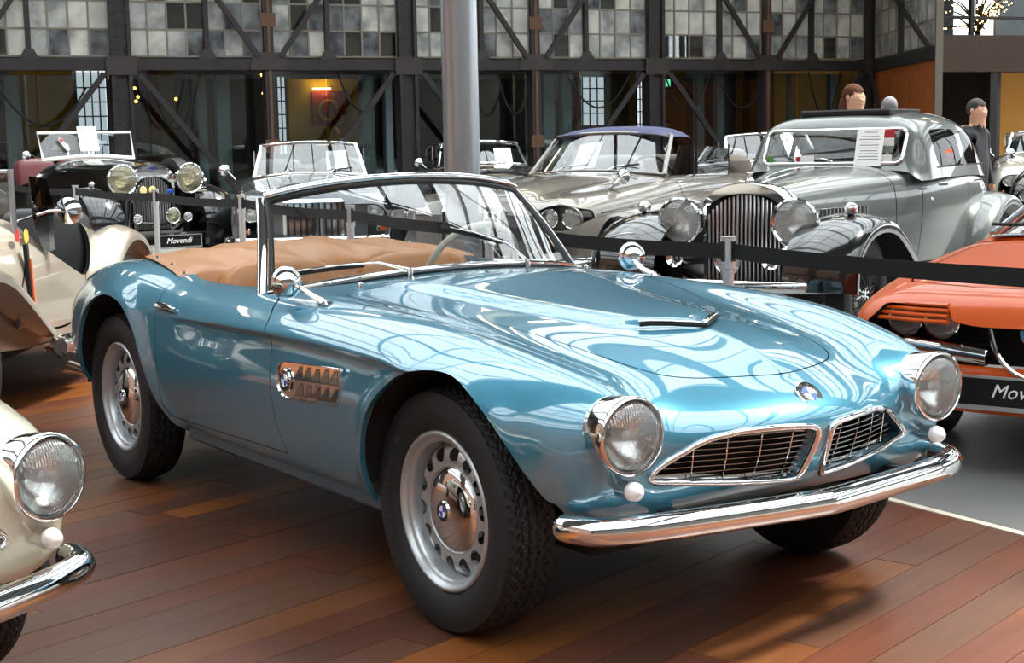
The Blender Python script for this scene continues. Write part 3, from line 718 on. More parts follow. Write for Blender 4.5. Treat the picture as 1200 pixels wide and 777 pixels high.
def noisy_pane(name, c0, c1, rough):
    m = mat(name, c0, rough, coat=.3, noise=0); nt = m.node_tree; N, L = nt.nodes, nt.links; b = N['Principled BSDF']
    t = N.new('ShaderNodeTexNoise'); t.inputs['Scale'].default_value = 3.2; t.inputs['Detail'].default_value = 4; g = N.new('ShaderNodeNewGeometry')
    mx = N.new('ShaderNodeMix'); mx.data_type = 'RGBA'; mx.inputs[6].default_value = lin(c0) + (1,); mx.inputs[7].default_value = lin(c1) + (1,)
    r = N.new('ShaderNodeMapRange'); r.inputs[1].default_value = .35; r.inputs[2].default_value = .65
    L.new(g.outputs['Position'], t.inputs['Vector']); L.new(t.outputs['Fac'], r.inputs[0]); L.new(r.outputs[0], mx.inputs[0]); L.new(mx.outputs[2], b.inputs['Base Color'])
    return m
PANES = [noisy_pane('frosted_pane', 'bdbeba', 'e2e0d8', .35), noisy_pane('grey_pane', '8d9194', 'cccdcb', .2), noisy_pane('painted_reflection_dark', '474b52', '8d9196', .12), glass('wall_glass', (.75, .8, .82), .08), noisy_pane('painted_reflection_streaks', '95989a', 'e4e2db', .3)]  # dark and streaked panes have imitated reflections put into their frosted colour
wall = struct(bpy.data.objects.new('wall_back', None)); COL.objects.link(wall); wall.matrix_world = WM
def add_rivets(mb, pts, r=.013):
    for p in pts: mb.add([(p[0] - r, p[1], p[2]), (p[0], p[1], p[2] - r), (p[0] + r, p[1], p[2]), (p[0], p[1], p[2] + r), (p[0], p[1] - .012, p[2])], [(0, 1, 4), (1, 2, 4), (2, 3, 4), (3, 0, 4)])
for k in (-1, 0, 1, 2, 3):
    x = k * BAY
    c = MB().box(x - .125, x + .125, -.10, .12, 0, 6.9); c.box(x - .135, x - .085, -.16, -.10, 0, 6.9); c.box(x + .085, x + .135, -.16, -.10, 0, 6.9)
    co = c.build('column', IRON, wall, smooth=False)
    rv = MB(); add_rivets(rv, [(x + d, -.16 if abs(d) > .1 else -.10, z) for z in np.arange(.4, 5, .16) for d in (-.11, -.05, .05, .11)])
    rv.build('rivets', IRON2, co, smooth=False, kind='stuff')
    MB().box(x - .20, x + .20, -.175, -.16, ZG - .14, ZG + .10).build('gusset_plate', IRON2, wall, smooth=False)
for k in (-.5, .5, 1.5, 2.5):
    x = k * BAY
    MB().box(x - .065, x + .065, -.11, .1, 0, 6.9).build('slim_column', IRON, wall, smooth=False)
    MB().box(x - .02, x + .02, -.125, -.11, 0, 5).build('rusty_rail', RUST, wall, smooth=False)
    MB().prism([(x - .28, ZG - .07), (x + .28, ZG - .07), (x + .22, ZG + .16), (x - .22, ZG + .16)], -.14, -.125, 'xz').build('gusset_plate', IRON2, wall, smooth=False)
    for z in (1.35, 3.05): MB().box(x - .1, x + .1, -.13, -.11, z - .09, z + .09).build('splice_plate', RUST, wall, smooth=False)
    for s in (-1, 1):
        MB().bar((x + s * (BAY / 2 - .22), -.13, ZG - .12), (x + s * .1, -.13, .25), .05, .075).build('diagonal_brace', IRON, wall, smooth=False)
        MB().bar((x + s * .15, -.135, ZG + .1), (x + s * (BAY / 2 - .2), -.135, ZG + 2.4), .05, .07).build('diagonal_brace', IRON, wall, smooth=False)
for k in (-1, -.5, 0, .5, 1, 1.5, 2, 2.5):
    x0, x1 = k * BAY + .12, (k + .5) * BAY - .07
    if k != int(k): x0, x1 = k * BAY + .07, (k + .5) * BAY - .12
    MB().box(x0 - .06, x1 + .06, -.12, .06, ZG - .075, ZG + .075).build('girder', IRON, wall, smooth=False)
    nx = 7; w = (x1 - x0) / nx; zs = [ZG + .11, ZG + .46, ZG + .82, ZG + 1.18, ZG + 1.55]
    bars = MB()
    for i in range(nx + 1): bars.box(x0 + i * w - .012, x0 + i * w + .012, -.02, .012, zs[0], zs[-1])
    for z in zs: bars.box(x0, x1, -.018, .01, z - .012, z + .012)
    bars.build('glazing_bars', BARM, wall, smooth=False)
    j = 4 if k == int(k) else 3
    MB().box(x0 + j * w - .032, x0 + j * w + .032, -.09, .0, ZG + .07, 6.0).build('mullion', IRON, wall, smooth=False)
    MB().prism([(x0 + j * w - .13, ZG + .07), (x0 + j * w + .13, ZG + .07), (x0 + j * w + .05, ZG + .2), (x0 + j * w - .05, ZG + .2)], -.11, -.09, 'xz').build('bracket', IRON2, wall, smooth=False)
    for r in range(3):
        for i in range(nx):
            if k < -.6 and i < 3: continue
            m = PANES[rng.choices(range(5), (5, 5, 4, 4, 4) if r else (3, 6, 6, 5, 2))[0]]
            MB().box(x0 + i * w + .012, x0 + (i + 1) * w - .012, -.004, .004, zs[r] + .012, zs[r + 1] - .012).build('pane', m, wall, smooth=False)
    # lower shop-front glazing, each sheet its own pane
    for q in range(2):
        a, b = x0 + (x1 - x0) * q / 2, x0 + (x1 - x0) * (q + 1) / 2
        MB().box(a + .01, b - .01, .52, .528, .06, ZG - .1).build('pane', glass('shop_glass', (.72, .76, .76), .03, gain=.8), wall, smooth=False)
MB().box(-2.2 * BAY, 3 * BAY + .1, -.02, .10, ZG + 1.6, 7.0).build('upper_cladding', mat('upper_cladding', '4c5358', .6, noise=.2), wall, smooth=False)
MB().box(-2.2 * BAY, 3 * BAY + .2, 4.2, 4.3, ZG, 7.0).build('rear_upper_wall', mat('rear_upper', '9a9a96', .8, noise=.3, nscale=.6), wall, smooth=False)
# posts behind the shop front (blue-grey concrete)
POST = mat('post_blue_grey', '9fb2b8', .7, noise=.15, nscale=9)
def spix(px): return None
for s0, w, d in ((-1.31, .2, .7), (1.25, .12, .95), (1.5, .19, .7), (3.61, .19, .7), (3.92, .12, .7), (6.5, .18, .7), (6.8, .14, .7), (9.15, .13, .7), (9.52, .14, .7), (10.83, .07, .7), (11.66, .1, .7), (-3.4, .2, .7)):
    MB().box(s0 - w / 2, s0 + w / 2, d, d + w, 0, ZG - .1).build('post', POST, wall, smooth=False)
# room behind the shop front
MB().box(-2.2 * BAY, 3.7 * BAY, 5.0, 5.1, 0, ZG + .45).build('room_rear_wall', mat('room_wall', '5a5753', .8, noise=.1, nscale=1.5), wall, smooth=False)
MB().box(-2.2 * BAY, 3.7 * BAY, .1, 5.2, ZG + .40, ZG + .45).build('room_ceiling', mat('room_ceiling', '5f5c58', .8), wall, smooth=False)
for s in (-2.2 * BAY, 3.7 * BAY): MB().box(s, s + .1, .2, 5.1, 0, ZG + .4).build('room_side_wall', mat('room_wall', '5a5753', .8), wall, smooth=False)
YEL = mat('yellow_partition', 'e0ad18', .7); OCH = mat('ochre_partition', '8a7440', .8, noise=.2, nscale=2)
for s0, s1, z0, z1, d, m in ((-1.08, -.18, .2, 2.68, 3.6, YEL), (3.45, 4.72, .2, 2.56, 4.6, YEL), (.98, 1.14, 0, 2.6, 3.7, mat('rust_brown_panel', '7a3d22', .7)), (1.14, 1.40, 0, 2.6, 3.8, OCH), (9.22, 9.72, 0, 2.6, 4.0, OCH), (10.15, 10.75, 0, 2.6, 4.0, OCH), (11.8, 12.4, 0, 2.6, 4.0, OCH), (13.2, 13.55, 0, 2.5, 4.0, YEL), (8.02, 8.1, 0, 2.5, 3.0, mat('orange_strip', 'b5602a', .6))):
    MB().box(s0, s1, d, d + .06, z0, z1).build('partition', m, wall, smooth=False)
LITW = mat('daylight_window', 'd8e2e6', .8, emit='dfeaf0', estr=1.1)
for s0, s1, z0, z1, d in ((-.12, .34, 1.2, 2.64, 3.7), (3.10, 3.24, 1.2, 2.47, 4.0), (8.64, 9.08, 1.6, 2.46, 4.0), (9.73, 9.86, 1.4, 2.4, 4.0), (12.5, 12.7, 1.3, 2.4, 4.0)):
    w_ = MB().box(s0, s1, d, d + .03, z0, z1).build('bright_window', LITW, wall, smooth=False)
    g = MB(); 
    for q in np.arange(s0, s1 + .01, (s1 - s0) / max(2, round((s1 - s0) / .13))): g.box(q - .01, q + .01, d - .02, d, z0, z1)
    for q in np.arange(z0, z1 + .01, .22): g.box(s0, s1, d - .02, d, q - .01, q + .01)
    g.build('window_grid', IRON, w_, smooth=False)
# red poster with a round golden badge on the yellow partition
ps = MB().box(3.84, 4.40, 4.53, 4.585, 1.68, 2.26).build('wall_poster', mat('poster_red', '8e1717', .6), wall, smooth=False)
em = MB(); em.lathe([(.185, -.006), (.15, -.012), (.145, -.004)], 28, 'y', (4.12, 4.53, 1.94), mi=0); em.box(4.05, 4.085, 4.52, 4.53, 1.82, 2.06, 1); em.box(4.0, 4.11, 4.52, 4.53, 1.925, 1.96, 1); em.box(4.14, 4.19, 4.52, 4.53, 1.84, 2.04, 2)
em.build('poster_badge', [mat('gilt', 'c9a437', .4, .6), mat('badge_red', 'a81d1d', .5), mat('badge_green', '3f6a3a', .5)], ps)
V, F = text_mesh('S E L D', .075, .001)
MB().add([(4.12 + x, 4.525 - z, 2.195 + y) for x, y, z in V], F).build('poster_lettering', mat('poster_letter', 'c9a08a', .6), ps)
# hanging cables
for s0, s1, z0, z1, sag in ((-1.5, -.45, ZG - .35, ZG - .3, .45), (.35, 1.05, ZG - .1, ZG - .1, .75), (2.95, 3.7, ZG - .1, ZG - .1, .55), (5.35, 5.9, ZG - .1, ZG - .1, .6), (6.45, 7.5, ZG - .1, ZG - .15, .5), (8.1, 8.9, ZG - .1, ZG - .1, .6), (9.1, 9.9, ZG - .3, ZG - .2, .4), (10.7, 11.3, ZG - .1, ZG - .1, .7)):
    MB().tube([(s0 + (s1 - s0) * t, -.02, z0 + (z1 - z0) * t - sag * 4 * t * (1 - t)) for t in np.linspace(0, 1, 17)], .014, 6).build('hanging_cable', BLACK, wall)
# exit sign and small lamps in the room
MB().box(8.2, 8.38, .30, .34, 2.15, 2.26).build('exit_sign', mat('exit_green', '1f9c5c', .5, emit='5fd79a', estr=1.2), wall, smooth=False)
BULB = mat('warm_bulb', 'ffd080', .5, emit='ffb347', estr=14)
for s0, z, d in ((.32, 2.18, .9), (.36, 2.06, .9), (.33, 2.0, .9), (.88, 2.03, .9), (2.11, 2.36, .9), (2.12, 2.10, .9)):
    MB().ball((s0, d, z), .022, 8).build('lamp_bulb', BULB, wall)
# small strip lamp over the red poster
MB().box(3.84, 4.14, 4.44, 4.48, 2.285, 2.305).build('poster_lamp', mat('poster_lamp', 'ffe2b0', .5, emit='ffe0a8', estr=35), wall, smooth=False)
# return wall running towards the camera at the right
ret = struct(bpy.data.objects.new('wall_return', None)); COL.objects.link(ret)
RO = hallpt(3 * BAY + .1, 0); RD = np.array([-14.41, 18.78]) - np.array(RO[:2]); RLEN = float(np.linalg.norm(RD)); RD = RD / RLEN; RP = np.array([-RD[1], RD[0]])
ret.matrix_world = Matrix([[RD[0] * HS, RP[0] * HS, 0, RO[0]], [RD[1] * HS, RP[1] * HS, 0, RO[1]], [0, 0, HS, HZ], [0, 0, 0, 1]])   # local x = towards camera, y = away to the right
RL = RLEN / HS
MB().box(0, RL, -.06, .06, ZG - .09, ZG + .09).build('girder', IRON, ret, smooth=False)
MB().box(RL - .03, RL + .03, -.05, .05, 0, 6.9).build('column', mat('pale_iron', '6d655c', .5, .3), ret, smooth=False)
MB().box(-.12, .12, -.12, .12, 0, 6.9).build('column', IRON, ret, smooth=False)
nx = 8; w_ = (RL - .3) / nx; zs = [ZG + .11, ZG + .46, ZG + .82, ZG + 1.18]
bars = MB()
for i in range(nx + 1): bars.box(.15 + i * w_ - .012, .15 + i * w_ + .012, -.02, .012, zs[0], zs[-1])
for z in zs: bars.box(.15, RL - .15, -.018, .01, z - .012, z + .012)
bars.build('glazing_bars', BARM, ret, smooth=False)
for r in range(3):
    for i in range(nx):
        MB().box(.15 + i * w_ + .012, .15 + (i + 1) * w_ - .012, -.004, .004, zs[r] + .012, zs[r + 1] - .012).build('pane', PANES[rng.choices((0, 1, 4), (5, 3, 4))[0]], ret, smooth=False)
MB().box(.15 + 4 * w_ - .03, .15 + 4 * w_ + .03, -.09, 0, ZG + .07, 6).build('mullion', IRON, ret, smooth=False)
MB().bar((.2, -.1, ZG + 1.6), (RL - .2, -.1, ZG + .1), .05, .06).build('diagonal_brace', IRON, ret, smooth=False)
MB().bar((.2, -.1, ZG - .1), (RL * .55, -.1, .4), .05, .06).build('diagonal_brace', IRON, ret, smooth=False)
MB().box(0, RL, -.02, .08, ZG + 1.22, 7).build('upper_cladding', MATS['upper_cladding'], ret, smooth=False)
WOODP = mat('orange_wood', 'b8632c', .55, noise=.3, nscale=7)
for i in range(9): MB().box(.14 + i * (RL - .2) / 9, .14 + (i + 1) * (RL - .2) / 9 - .012, -.02 + .004 * (i % 2), .03, 0, ZG - .1).build('wood_panel', WOODP, ret, smooth=False)
# side passage to the right of the return wall: gallery front, amber back wall
psg = struct(bpy.data.objects.new('wall_passage', None)); COL.objects.link(psg); psg.matrix_world = WM
MB().box(12.2, 24, -.15, .25, 2.35, 2.95).build('gallery_front', mat('gallery_brown', '4a3527', .6, noise=.2), psg, smooth=False)
MB().box(12.0, 24, 3.0, 3.1, 0, 2.8).build('amber_wall', mat('amber_wall', 'e6b263', .8, noise=.1, nscale=2), psg, smooth=False)
MB().box(12.0, 24, .25, 3.1, 2.75, 2.85).build('passage_ceiling', mat('gallery_brown', '4a3527', .6), psg, smooth=False)
MB().box(13.45, 13.75, 2.2, 2.5, 0, 2.4).build('amber_pillar', mat('amber_pillar', 'b97f1e', .7), psg, smooth=False)
MB().box(14.25, 14.4, -.1, .1, 0, 2.35).build('black_post', IRON, psg, smooth=False)
for s0 in (16,): MB().box(s0 + .3, s0 + 1.3, .5, .8, 2.62, 2.66).build('passage_lamp_offscreen', mat('warm_lamp2', 'ffe2b0', .5, emit='ffdf9f', estr=30), psg, smooth=False)
MB().box(12.0, 24, 4.0, 4.1, 2.4, 7).build('gallery_rear_wall', mat('gallery_rear', '343a42', .8), psg, smooth=False)
for a, b in ((16.8, 17.25), (17.4, 17.75)): MB().box(a, b, 3.9, 4.0, 2.9, 4.4).build('bright_window', mat('daylight_window2', 'd8e2e6', .8, emit='e6eef2', estr=1.6), psg, smooth=False)
MB().box(15.45, 16.6, 1.2, 1.26, 2.5, 4.2).build('gallery_poster', mat('poster_pale', '7c8790', .7, noise=.6, nscale=2.2), psg, smooth=False)
for s0 in (12.9, 13.9): MB().box(s0, s0 + .07, 0, .07, 2.9, 4.6).build('gallery_post', IRON, psg, smooth=False)
MB().bar((12.2, .05, 3.25), (24, .05, 3.25), .05, .05).build('gallery_rail', IRON, psg, smooth=False)
# outer walls and roof, out of the picture but lighting it
def hallbox(name, s0, s1, n0, n1, z0, z1, m):
    o = MB().box(s0, s1, -n1, -n0, z0, z1).build(name, m, None, smooth=False); o.matrix_world = WM; return struct(o)
PLAST = mat('hall_plaster', '8d8880', .8, noise=.15, nscale=.5)
hallbox('wall_left', -14.3, -14, -.2, 31, 0, 7, mat('brick_wall', '75584c', .85, noise=.2, nscale=1))
hallbox('wall_front', -14.3, 24.3, 31, 31.3, 0, 7, PLAST)
hallbox('wall_back_left', -14.3, -2.2 * BAY, -.2, 0, 0, 7, PLAST)
hallbox('wall_right_low', 24, 24.3, -.2, 31, 0, 3.6, PLAST)
hallbox('wall_right_top', 24, 24.3, -.2, 31, 6.2, 7, PLAST)
ROOFM = mat('offscreen_roof_boards', '6f7a7e', .7, noise=.2, nscale=.8)
for i, (n0, n1) in enumerate(((-6, 4.6), (15.0, 18.2), (28.6, 31.3))): roofpart = hallbox('ceiling_offscreen' if i == 0 else 'ceiling_band_offscreen', -14.3, 24.3, n0, n1, 7, 7.12, ROOFM)  # unseen roof; middle solid band placed to keep sun off the left floor
rw = MB()
for s0 in np.arange(-14, 24.4, BAY / 3):
    k = abs((s0 + 14) / BAY - round((s0 + 14) / BAY)) < .01
    rw.box(s0 - (.09 if k else .035), s0 + (.09 if k else .035), -31, 0, 7.0 if not k else 6.5, 7.12)
for n0 in np.arange(8, 30, 2.3): rw.box(-14, 24, -n0 - .03, -n0 + .03, 7.02, 7.1)
o = rw.build('roof_rafters_offscreen', IRON, None, smooth=False); o.matrix_world = WM; struct(o)
for (n0, n1, s0) in ((4.6, 15.0, -14.3), (18.2, 28.6, -14.3)):
    o = MB().box(s0, 24.3, -n1, -n0, 7.12, 7.13).build('roof_glazing_offscreen', glass('roof_glass', (.95, .97, .97), .02, gain=.5), None, smooth=False); o.matrix_world = WM; struct(o)
o = MB().box(24.1, 24.12, -31, 0, 3.6, 6.2).build('window_right_offscreen', MATS['roof_glass'], None, smooth=False); o.matrix_world = WM; struct(o)
mu = MB()
for n0 in np.arange(.2, 31, 1.6): mu.box(24.05, 24.17, -n0 - .05, -n0 + .05, 3.6, 6.2)
o = mu.build('window_mullions', IRON, None, smooth=False); o.matrix_world = WM; struct(o)
# strip lamps under the solid roof
for s0 in (-6, -1, 4, 9, 14):
    for n0 in (1.5, 3.8):
        MB().box(s0, s0 + 1.5, -n0 - .08, -n0 + .08, 6.75, 6.82).build('strip_lamp_offscreen', mat('offscreen_strip_light', 'fff3d8', .5, emit='fff0cc', estr=12), roofpart, smooth=False)
# ---------------------------------------------------------------- floor: planked platform with a pale edge strip, concrete beyond
EY = lambda x: 1.373 - .052 * x          # platform edge
def edge_poly(pts):
    out = []
    for i in range(len(pts)):
        a, b = pts[i], pts[(i + 1) % len(pts)]; fa, fb = a[1] - EY(a[0]), b[1] - EY(b[0])
        if fa <= 0: out.append(a)
        if (fa <= 0) != (fb <= 0): t = fa / (fa - fb); out.append((a[0] + (b[0] - a[0]) * t, a[1] + (b[1] - a[1]) * t))
    return out
CONC = mat('concrete_floor', '757573', .38, noise=.14, nscale=1.2, bump=.03, bscale=14)
X0, X1, Y0 = -7.2, 6, -9
fl = MB().prism([(X1, EY(X1)), (X0, EY(X0)), (-45, EY(X0)), (-45, 45), (45, 45), (45, EY(X1))], -.15, 0, 'xy'); fl.box(-45, X0, -45, EY(X0), -.15, 0); fl.box(X1, 45, -45, EY(X1), -.15, 0); fl.box(X0, X1, -45, Y0, -.15, 0)
struct(fl.build('floor', CONC, None, smooth=False))
def plank_material(k):
    m = bpy.data.materials.new('plank_wood_%d' % k); m.use_nodes = True; nt = m.node_tree; N, L = nt.nodes, nt.links; b = N['Principled BSDF']
    b.inputs['Specular IOR Level'].default_value = .28
    base = [('4c2a20', '70412c'), ('58331f', '7e4c2a'), ('42281f', '5f3b2c'), ('6c3c1c', '8c5224'), ('4c3227', '694634')][k]
    tc = N.new('ShaderNodeTexCoord'); mp = N.new('ShaderNodeMapping'); mp.inputs['Scale'].default_value = (26, 1.6, 8)
    t = N.new('ShaderNodeTexNoise'); t.inputs['Scale'].default_value = 1.6; t.inputs['Detail'].default_value = 7; t.inputs['Distortion'].default_value = .6
    oi = N.new('ShaderNodeObjectInfo'); va = N.new('ShaderNodeVectorMath'); va.operation = 'ADD'; sc = N.new('ShaderNodeVectorMath'); sc.operation = 'SCALE'; sc.inputs['Scale'].default_value = 40
    L.new(oi.outputs['Random'], sc.inputs[0]); L.new(tc.outputs['Object'], mp.inputs[0]); L.new(mp.outputs[0], va.inputs[0]); L.new(sc.outputs[0], va.inputs[1]); L.new(va.outputs[0], t.inputs['Vector'])
    mx = N.new('ShaderNodeMix'); mx.data_type = 'RGBA'; mx.inputs[6].default_value = lin(base[0]) + (1,); mx.inputs[7].default_value = lin(base[1]) + (1,)
    g = N.new('ShaderNodeNewGeometry'); t2 = N.new('ShaderNodeTexNoise'); t2.inputs['Scale'].default_value = 1.1; t2.inputs['Detail'].default_value = 3; L.new(g.outputs['Position'], t2.inputs['Vector'])
    L.new(t.outputs['Fac'], mx.inputs[0])
    mv = N.new('ShaderNodeMix'); mv.data_type = 'RGBA'; mv.blend_type = 'MULTIPLY'; mv.inputs[0].default_value = .5
    rp = N.new('ShaderNodeMapRange'); rp.inputs[1].default_value = .3; rp.inputs[2].default_value = .7; rp.inputs[3].default_value = .55; rp.inputs[4].default_value = 1.35
    L.new(t2.outputs['Fac'], rp.inputs[0]); L.new(mx.outputs[2], mv.inputs[6]); L.new(rp.outputs[0], mv.inputs[7]); L.new(mv.outputs[2], b.inputs['Base Color'])
    rr = N.new('ShaderNodeMapRange'); rr.inputs[3].default_value = .30; rr.inputs[4].default_value = .46; L.new(t2.outputs['Fac'], rr.inputs[0]); L.new(rr.outputs[0], b.inputs['Roughness'])
    bp = N.new('ShaderNodeBump'); bp.inputs['Strength'].default_value = .08; bp.inputs['Distance'].default_value = .004; L.new(t.outputs['Fac'], bp.inputs['Height']); L.new(bp.outputs[0], b.inputs['Normal'])
    return m
PLANKM = [plank_material(k) for k in range(5)]
deck = struct(MB().prism([(X0, Y0), (X1, Y0), (X1, EY(X1)), (X0, EY(X0))], -.15, -.004, 'xy').build('floor_platform', mat('platform_base', '4a2f20', .9), None, smooth=False))
PD = np.array([-.262, .965]); PX = np.array([.965, .262]); PWD = .142
def on_screen(P):
    q = np.array(P) - np.array(CAM); dz = q @ _f
    if dz < .3: return False
    return -160 < 600 + FPX * (q @ _r) / dz < 1360 and 100 < 388 - FPX * (q @ _u) / dz < 960
far = MB()
for i in range(-70, 62):
    t = -14 + rng.uniform(0, 2)
    while t < 8:
        ln = rng.choice((1.1, 1.6, 2.1, 2.6)); a = PX * (i * PWD) + PD * t; b = a + PD * ln; t += ln
        q = [tuple(a + PX * .0012 + PD * .0012), tuple(a + PX * (PWD - .0012) + PD * .0012), tuple(b + PX * (PWD - .0012) - PD * .0012), tuple(b + PX * .0012 - PD * .0012)]
        if all(p[0] < X0 or p[1] < Y0 for p in q) or any(p[0] > X1 for p in q) or any(p[0] < X0 for p in q): continue
        q = edge_poly(q)
        if len(q) < 3 or min(p[1] for p in q) < Y0: continue
        c = np.mean(q, axis=0)
        vis = any(on_screen((p[0], p[1], 0)) for p in q + [tuple(c)]) and c[0] > -4.6
        if vis:
            o = MB().prism([tuple(np.array([(np.array(p) - a) @ PX, (np.array(p) - a) @ PD])) for p in q], -.006, rng.uniform(-.0006, .0006), 'xy').build('plank', PLANKM[rng.choices(range(5), (6, 4, 5, 1, 5))[0]], deck, smooth=False)
            o.matrix_world = Matrix([[PX[0], PD[0], 0, a[0]], [PX[1], PD[1], 0, a[1]], [0, 0, 1, 0], [0, 0, 0, 1]])
        else: far.prism(q, -.006, 0, 'xy', rng.randrange(5))
far.build('plank_rest', PLANKM, deck, smooth=False, kind='stuff')
es = MB().prism([(X0, EY(X0) - .005), (X1, EY(X1) - .005), (X1, EY(X1) + .03), (X0, EY(X0) + .03)], -.01, .004, 'xy').build('trim_1', mat('edge_strip', 'd9cbb8', .5), None, smooth=False); struct(es)
# round steel pillar
pl = MB().lathe([(.19, 0), (.19, .03), (.132, .03), (.132, 8.6)], 40).build('steel_pillar', STEEL, None); pl.location = (-5.79, 3.10, 0)
tag(pl, 'thick round brushed steel pillar rising in front of the dark coupe', 'pillar')
# ---------------------------------------------------------------- kit for the cars around
def loft(rows, su=6, sv=6, tight=.5):
    G = surface(np.array(rows, float), su, sv, tight); N = grid_normals(G)
    sh = Shell(G.reshape(-1, 3), grid_faces(*G.shape[:2]), N.reshape(-1, 3))
    if np.mean(sh.N[:, 2] * (sh.V[:, 2] - sh.V[:, 2].mean()) + sh.N[:, 1] * sh.V[:, 1]) < 0:
        sh = Shell(sh.V, [f[::-1] for f in sh.F], -sh.N)
    return sh
def rows_of(d): return [[(x,) + tuple(p) for p in pts] for x, pts in d]
def fsd(plane, poly, keep=None):
    """cutting function from a polygon in a plane; keep = condition on V"""
    ix = {'xz': [0, 2], 'yz': [1, 2], 'xy': [0, 1]}[plane]
    def f(V):
        d = poly_sdf(V[:, ix], poly)
        return d if keep is None else np.where(keep(V), d, 1)
    return f
def circ(cx, cz, r, ymin): return lambda V: np.where(V[:, 1] > ymin, np.hypot(V[:, 0] - cx, V[:, 2] - cz) - r, 1)
def seam(sh, f, gap=.004):
    a, _ = sh.split(lambda V: f(V) + gap); _, b = sh.split(lambda V: f(V) - gap); return a.compact(), b.compact()
def inner(sh, root, off=.018):
    s = Shell(sh.V - sh.N * off, sh.F, sh.N).both(); return to_obj('inner_structure', s.V, s.F, DARK, root)
def rrect(x0, x1, z0, z1, r=.03, k=5):
    out = []
    for cx, cz, a in ((x1 - r, z1 - r, 0), (x0 + r, z1 - r, 1), (x0 + r, z0 + r, 2), (x1 - r, z0 + r, 3)):
        for t in np.linspace(0, math.pi / 2, k): out.append((cx + r * math.cos(a * math.pi / 2 + t), cz + r * math.sin(a * math.pi / 2 + t)))
    return out
def lamp(parent, c, r, yaw=0, depth=1.1, ring='headlamp', shell=CHROME, lens=None, pitch=0):
    """bowl lamp facing +x of its car, turned by yaw"""
    M = Matrix.Translation(c) @ Matrix.Rotation(yaw, 4, 'Z') @ Matrix.Rotation(pitch, 4, 'Y')
    o = MB().lathe([(.001, -r * depth), (r * .35, -r * depth * .95), (r * .7, -r * depth * .7), (r * .92, -r * depth * .35), (r * .98, -.02 * r), (r * 1.02, .02 * r), (r * 1.02, .1 * r), (r * .95, .14 * r), (r * .88, .08 * r)], 36, 'x').moved(M).build(ring, shell, parent)
    MB().lathe([(r * .9, .04 * r), (r * .72, -.25 * r), (r * .4, -.5 * r), (.001, -.56 * r)], 32, 'x').moved(M).build('reflector', mat('reflector', 'c9cac8', .22, 1), o)
    MB().lathe([(r * .9, .07 * r), (r * .75, .16 * r), (r * .4, .24 * r), (.001, .27 * r)], 32, 'x').moved(M).build('lamp_lens', lens or LENS, o)
    return o
def gwheel(parent, x, y, R=.35, w=.08, style='cap', rimmat=None, spokes=0, spoke_m=None):
    s = 1 if y > 0 else -1; rimr = R * .64
    def put(mb, name, m, par):
        if s < 0: mb.mirror()
        return mb.build(name, m, par)
    prof = [(rimr, -w * .7), (rimr + .02, -w * .92), (R * .85, -w), (R * .96, -w * .86)]
    for h in np.linspace(-.75, .75, 9): prof += [(R, w * (h - .07)), (R, w * (h + .05)), (R - .008, w * (h + .055)), (R - .008, w * (h + .085))]
    prof += [(R * .96, w * .86), (R * .85, w), (rimr + .02, w * .92), (rimr, w * .7)]
    t = put(MB().lathe(prof[::-1], 56, 'y'), 'tyre', RUBBER, parent); t.location = (x, y, R)
    put(MB().lathe([(rimr, w * .72), (rimr * .97, w * .8), (rimr * .92, w * .6), (rimr * .86, w * .2), (rimr * .8, w * .15), (rimr * .6, w * .42), (rimr * .5, w * .42), (.01, w * .4)][::-1], 40, 'y'), 'rim', rimmat or SILVER, t)
    put(MB().lathe([(rimr * .55, w * .42), (rimr * .5, w * .62), (rimr * .3, w * .75), (.001, w * .82)][::-1], 32, 'y'), 'hubcap', CHROME, t)
    if spokes:
        sp = MB()
        for k in range(spokes):
            a = 2 * math.pi * k / spokes; b = a + (.35 if k % 2 else -.35)
            sp.tube([(rimr * .2 * math.sin(a), w * .9, rimr * .2 * math.cos(a)), (rimr * .95 * math.sin(b), w * .45, rimr * .95 * math.cos(b))], .006, 5)
        put(sp, 'spokes', spoke_m or SILVER, t)['kind'] = 'stuff'
    return t
def fender(path, y0, y1, crown=.06, lip=.05, n=7, k=5):
    """wing sheet along a profile path of (x, z), domed across from y0 to y1, with an outer lip turned down"""
    P = catmull([(x, 0, z) for x, z in path], k); T = np.gradient(P, axis=0); T /= np.linalg.norm(T, axis=1, keepdims=True); U = np.stack([-T[:, 2], 0 * T[:, 0], T[:, 0]], 1)
    if U[:, 2].mean() < 0: U = -U
    G = []
    for i in range(len(P)):
        r = []
        for t in np.linspace(0, 1, n):
            r.append(P[i] + np.array([0, y0 + (y1 - y0) * t, 0]) + U[i] * crown * (1 - (2 * t - 1) ** 2))
        r.append(P[i] + np.array([0, y1 + np.sign(y1) * .012, 0]) - U[i] * lip * .45); r.append(P[i] + np.array([0, y1 + np.sign(y1) * .008, 0]) - U[i] * lip)
        G.append(r)
    G = np.array(G)
    return MB().sheet(G)
